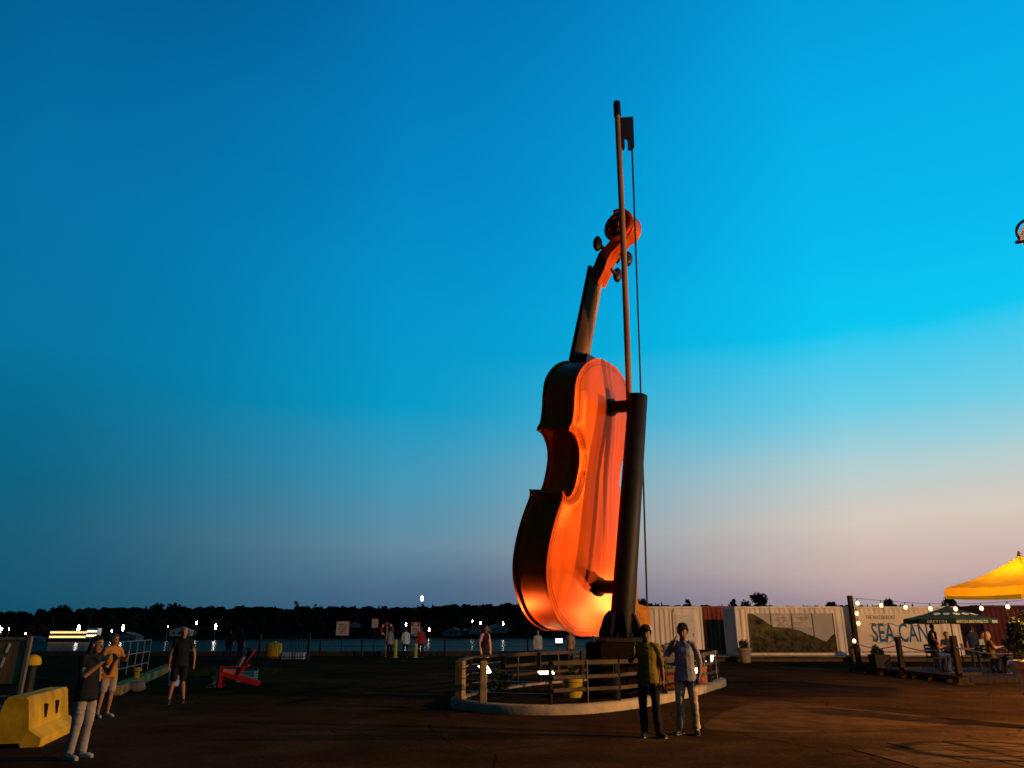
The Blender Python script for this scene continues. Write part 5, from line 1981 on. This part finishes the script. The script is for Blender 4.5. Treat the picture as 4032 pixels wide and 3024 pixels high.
MB().lathe([(.15, 0), (.19, .38), (.205, .40), (.205, .43), (.18, .43), (.15, .03)], seg=22).build('bucket_body', mat('white_plastic', (.55, .53, .56), .4, bump=.03), t_, smooth=40)
MB().tube([(.2 * math.cos(math.pi * k / 12), -.06 - .02 * math.sin(math.pi * k / 12), .38 - .16 * math.sin(math.pi * k / 12)) for k in range(13)], .008, 5).build('handle', POLE, t_)
t_ = thing('white_crate', 'pale plastic crate on the ground right of the bald man', 'crate', (-8.9, 26.6, 0))
cr_ = MB()
for k in range(4):
    z = .05 + k * .08
    cr_.box((0, -.19, z), (.56, .02, .05)).box((0, .19, z), (.56, .02, .05)).box((-.28, 0, z), (.02, .36, .05)).box((.28, 0, z), (.02, .36, .05))
for sx in (-1, 1):
    for sy in (-1, 1):
        cr_.box((sx * .27, sy * .18, .18), (.04, .04, .36))
cr_.box((0, 0, .015), (.54, .36, .03))
cr_.build('crate_body', mat('crate_plastic', (.40, .36, .30), .5), t_)

WHTM = mat('white_railing_paint', (.22, .17, .13), .5, bump=.05)
RA, RB = Vector((-13.9, 27.2, 0)), Vector((-16.0, 34.6, 0))
t_ = thing('dock_railing', 'thin pale metal railing on the quay left of the bald man', 'railing', tuple(RA))
dv = RB - RA
for k in range(6):
    p = dv * (k / 5)
    MB().tube([p, p + Vector((0, 0, 1.22))], .022, 6).build('post', WHTM, t_)
for z in (.28, .74, 1.22):
    MB().tube([Vector((0, 0, z)), dv + Vector((0, 0, z))], .02, 6).build('rail', WHTM, t_)

# red low chair
REDW = mat('red_chair_paint', (.42, .012, .008), .7, spec=.15, var=.2, scale=5, bump=.1)
t_ = thing('garden_chair', 'low red slatted garden chair facing left on the dark quay', 'chair', (-8.42, 24.05, 0), R(-78))
for k in range(6):
    x = -.27 + k * .108
    MB().bbox((x, 0, 0), (.10, .022, .92 - .06 * abs(k - 2.5)), .006).build('back_slat', REDW, t_, loc=(0, 0, 0))
for o in [c for c in t_.children if c.name.startswith('back_slat')]:
    o.rotation_euler = (R(-28), 0, 0)
    o.location = (0, .30, .68)
for k in range(5):
    MB().bbox((0, -.34 + k * .115, .37 - k * .028), (.58, .10, .022), .006).build('seat_slat', REDW, t_)
for sx in (-1, 1):
    MB().bbox((sx * .34, -.02, .58), (.13, .78, .025), .008).build('armrest', REDW, t_)
    MB().bbox((sx * .31, -.36, .28), (.05, .10, .56), .008).build('front_leg', REDW, t_)
    sl_ = MB().box((0, 0, 0), (.04, 1.12, .11), 0, R(-16))
    sl_.v = [(p[0] + sx * .29, p[1] + .20, p[2] + .24) for p in sl_.v]
    sl_.build('back_leg', REDW, t_)
MB().bbox((0, .36, .62), (.6, .04, .08), .006).build('back_rail', REDW, t_)

# patch of grass behind the chair
gm = MB()
rr = random.Random(17)
for i in range(5200):
    x, y = rr.uniform(-12.6, -9.2), rr.uniform(28.5, 33.5)
    if ((x + 10.9) / 1.7) ** 2 + ((y - 31) / 2.5) ** 2 > 1:
        continue
    h = rr.uniform(.06, .2)
    a = rr.uniform(0, 6.28)
    w = .02
    gm.add([(x - w * math.cos(a), y - w * math.sin(a), 0), (x + w * math.cos(a), y + w * math.sin(a), 0), (x + rr.uniform(-.06, .06), y + rr.uniform(-.06, .06), h)], [(0, 1, 2)])
tag(struct(gm.build('grass', mat('grass_blades', (.022, .034, .009), .9, spec=0, var=.4, scale=3, bump=0), fix=False), 'stuff'), 'patch of dull green grass on the quay behind the red chair', 'grass')

# waterside fence
FENM = mat('fence_iron', (.018, .014, .013), .6, metal=.3, bump=.05)
t_ = thing('waterside_fence', 'dark iron post and rail fence along the harbour edge', 'fence', (-12.3, 50.2, 0))
for k in range(13):
    x = k * 2.66
    MB().bbox((x, 0, .58), (.11, .11, 1.16), .01).build('post', FENM, t_)
    if k < 12:
        for z in (.18, .64, 1.08):
            MB().tube([(x, 0, z), (x + 1.33, 0, z - .012), (x + 2.66, 0, z)], .012, 5).build('rail', FENM, t_)
t_ = thing('picket_gate', 'black iron picket gate in front of a yellow tank by the harbour', 'gate', (-14.5, 45.2, 0))
for k in range(18):
    MB().tube([(k * .153, 0, .03), (k * .153, 0, 1.30), (k * .153, 0, 1.38)], [.014, .014, .003], 5).build('picket', FENM, t_)
for z in (.16, 1.16):
    MB().box((1.3, 0, z), (2.62, .03, .05)).build('rail', FENM, t_)
for x in (-.10, 2.74):
    MB().bbox((x, 0, .72), (.13, .13, 1.44), .01).build('post', FENM, t_)
t_ = thing('yellow_tank', 'dull yellow tank standing behind the iron picket gate', 'tank', (-14.15, 46.6, 0))
MB().lathe([(.40, .05), (.46, .10), (.46, .80), (.40, .88), (.12, .93), (.12, .98), (.02, .99)], seg=22).build('tank_body', YELB, t_, smooth=40)
for a in (.6, 2.7, 4.8):
    MB().box((.36 * math.cos(a), .36 * math.sin(a), .03), (.08, .08, .08)).build('foot', FENM, t_)
t_ = thing('gas_cylinder', 'small pale box unit behind the right half of the picket gate', 'box', (-12.9, 46.4, 0))
MB().bbox((0, 0, .18), (1.3, .5, .36), .02).build('box_body', mat('pale_unit', (.32, .32, .36), .6), t_)
MB().bbox((0, 0, .375), (1.36, .56, .03), .008).build('lid', mat('pale_unit', (.32, .32, .36)), t_)

SIGNW = mat('sign_white', (.42, .33, .28), .5, var=.12, scale=4, bump=0)
SIGNR = mat('sign_red', (.30, .04, .03), .5, bump=0)
SIGNK = mat('sign_ink', (.05, .03, .03), .5, bump=0)


def notice(x, z0, z1, w, label, red=False, rows=6):
    t_ = thing('notice_sign', label, 'sign', (x, 50.05, 0), group='signs on the waterside fence')
    k = 50.05 / 46.5
    zc = lambda z: 1.64 + (z - 1.64) * k
    z0, z1, w = zc(z0), zc(z1), w * k
    MB().tube([(0, .05, 0), (0, .05, z1)], .03, 6).build('post', FENM, t_)
    pl_ = MB().bbox((0, 0, (z0 + z1) / 2), (w, .03, z1 - z0), .008).build('plate', SIGNW, t_)
    if red:
        MB().box((0, -.018, z1 - (z1 - z0) * .15), (w * .94, .008, (z1 - z0) * .26)).build('red_header', SIGNR, pl_)
        MB().lathe([(.001, -.026), (w * .20, -.026), (w * .20, -.022)], (0, 0, z1 - (z1 - z0) * .15), 12, 'Y').build('white_oval', SIGNW, pl_)
    for r_ in range(rows):
        z = z1 - (z1 - z0) * ((.36 if red else .16) + (.58 if red else .72) * (r_ + .5) / rows)
        ww = w * [.72, .60, .76, .52, .68, .44][r_ % 6]
        n = 6
        for q in range(n):
            if (q + r_) % 5 == 4:
                continue
            MB().box((-ww / 2 + ww * (q + .5) / n, -.018, z), (ww / n * .8, .006, (z1 - z0) * .05)).build('printed_mark', SIGNK, pl_)


k_ = 50.05 / 46.5
notice(-10.15 * k_, 1.32, 2.12, .76, 'large white notice sign with dark lines of print on the fence, leftmost')
notice(-8.23 * k_, 1.76, 2.26, .38, 'small pale notice sign high on the fence, middle of three', rows=4)
notice(-5.78 * k_, 1.28, 2.07, .55, 'white notice sign with red header above the person in red', True, 5)
t_ = thing('lifebuoy_stand', 'dark red lifebuoy hanging on a post by the harbour fence', 'lifebuoy', (-8.05, 49.95, 0))
MB().bbox((0, .08, 1.05), (.10, .08, 2.1), .01).build('post', mat('post_pale_wood', (.28, .19, .12), .8), t_)
MB().tube([(.36 * math.cos(2 * math.pi * k / 28), 0, 1.64 + .36 * math.sin(2 * math.pi * k / 28)) for k in range(29)], .075, 8, caps=False).build('ring', REDC, t_, smooth=70)
for a in (45, 135, 225, 315):
    MB().tube([(.36 * math.cos(R(a - 8)), 0, 1.64 + .36 * math.sin(R(a - 8))), (.36 * math.cos(R(a + 8)), 0, 1.64 + .36 * math.sin(R(a + 8)))], .08, 8).build('band', WHITEC, t_)
YGB = mat('yellow_green_paint', (.36, .33, .05), .55, var=.2, bump=.1)
for x, s, lab in ((-7.28, 1.0, 'yellow-green steel bollard among the people at the fence'), (-6.02, .8, 'dim yellow-green bollard left of the person in dark red')):
    t_ = thing('quay_bollard', lab, 'bollard', (x, 48.9, 0), group='bollards at the harbour edge')
    MB().lathe([(.17, 0), (.17, .04), (.115, .08), (.115, .95 * s), (.09, 1.04 * s), (.01, 1.08 * s)], seg=16).build('bollard_body', YGB, t_, smooth=40)
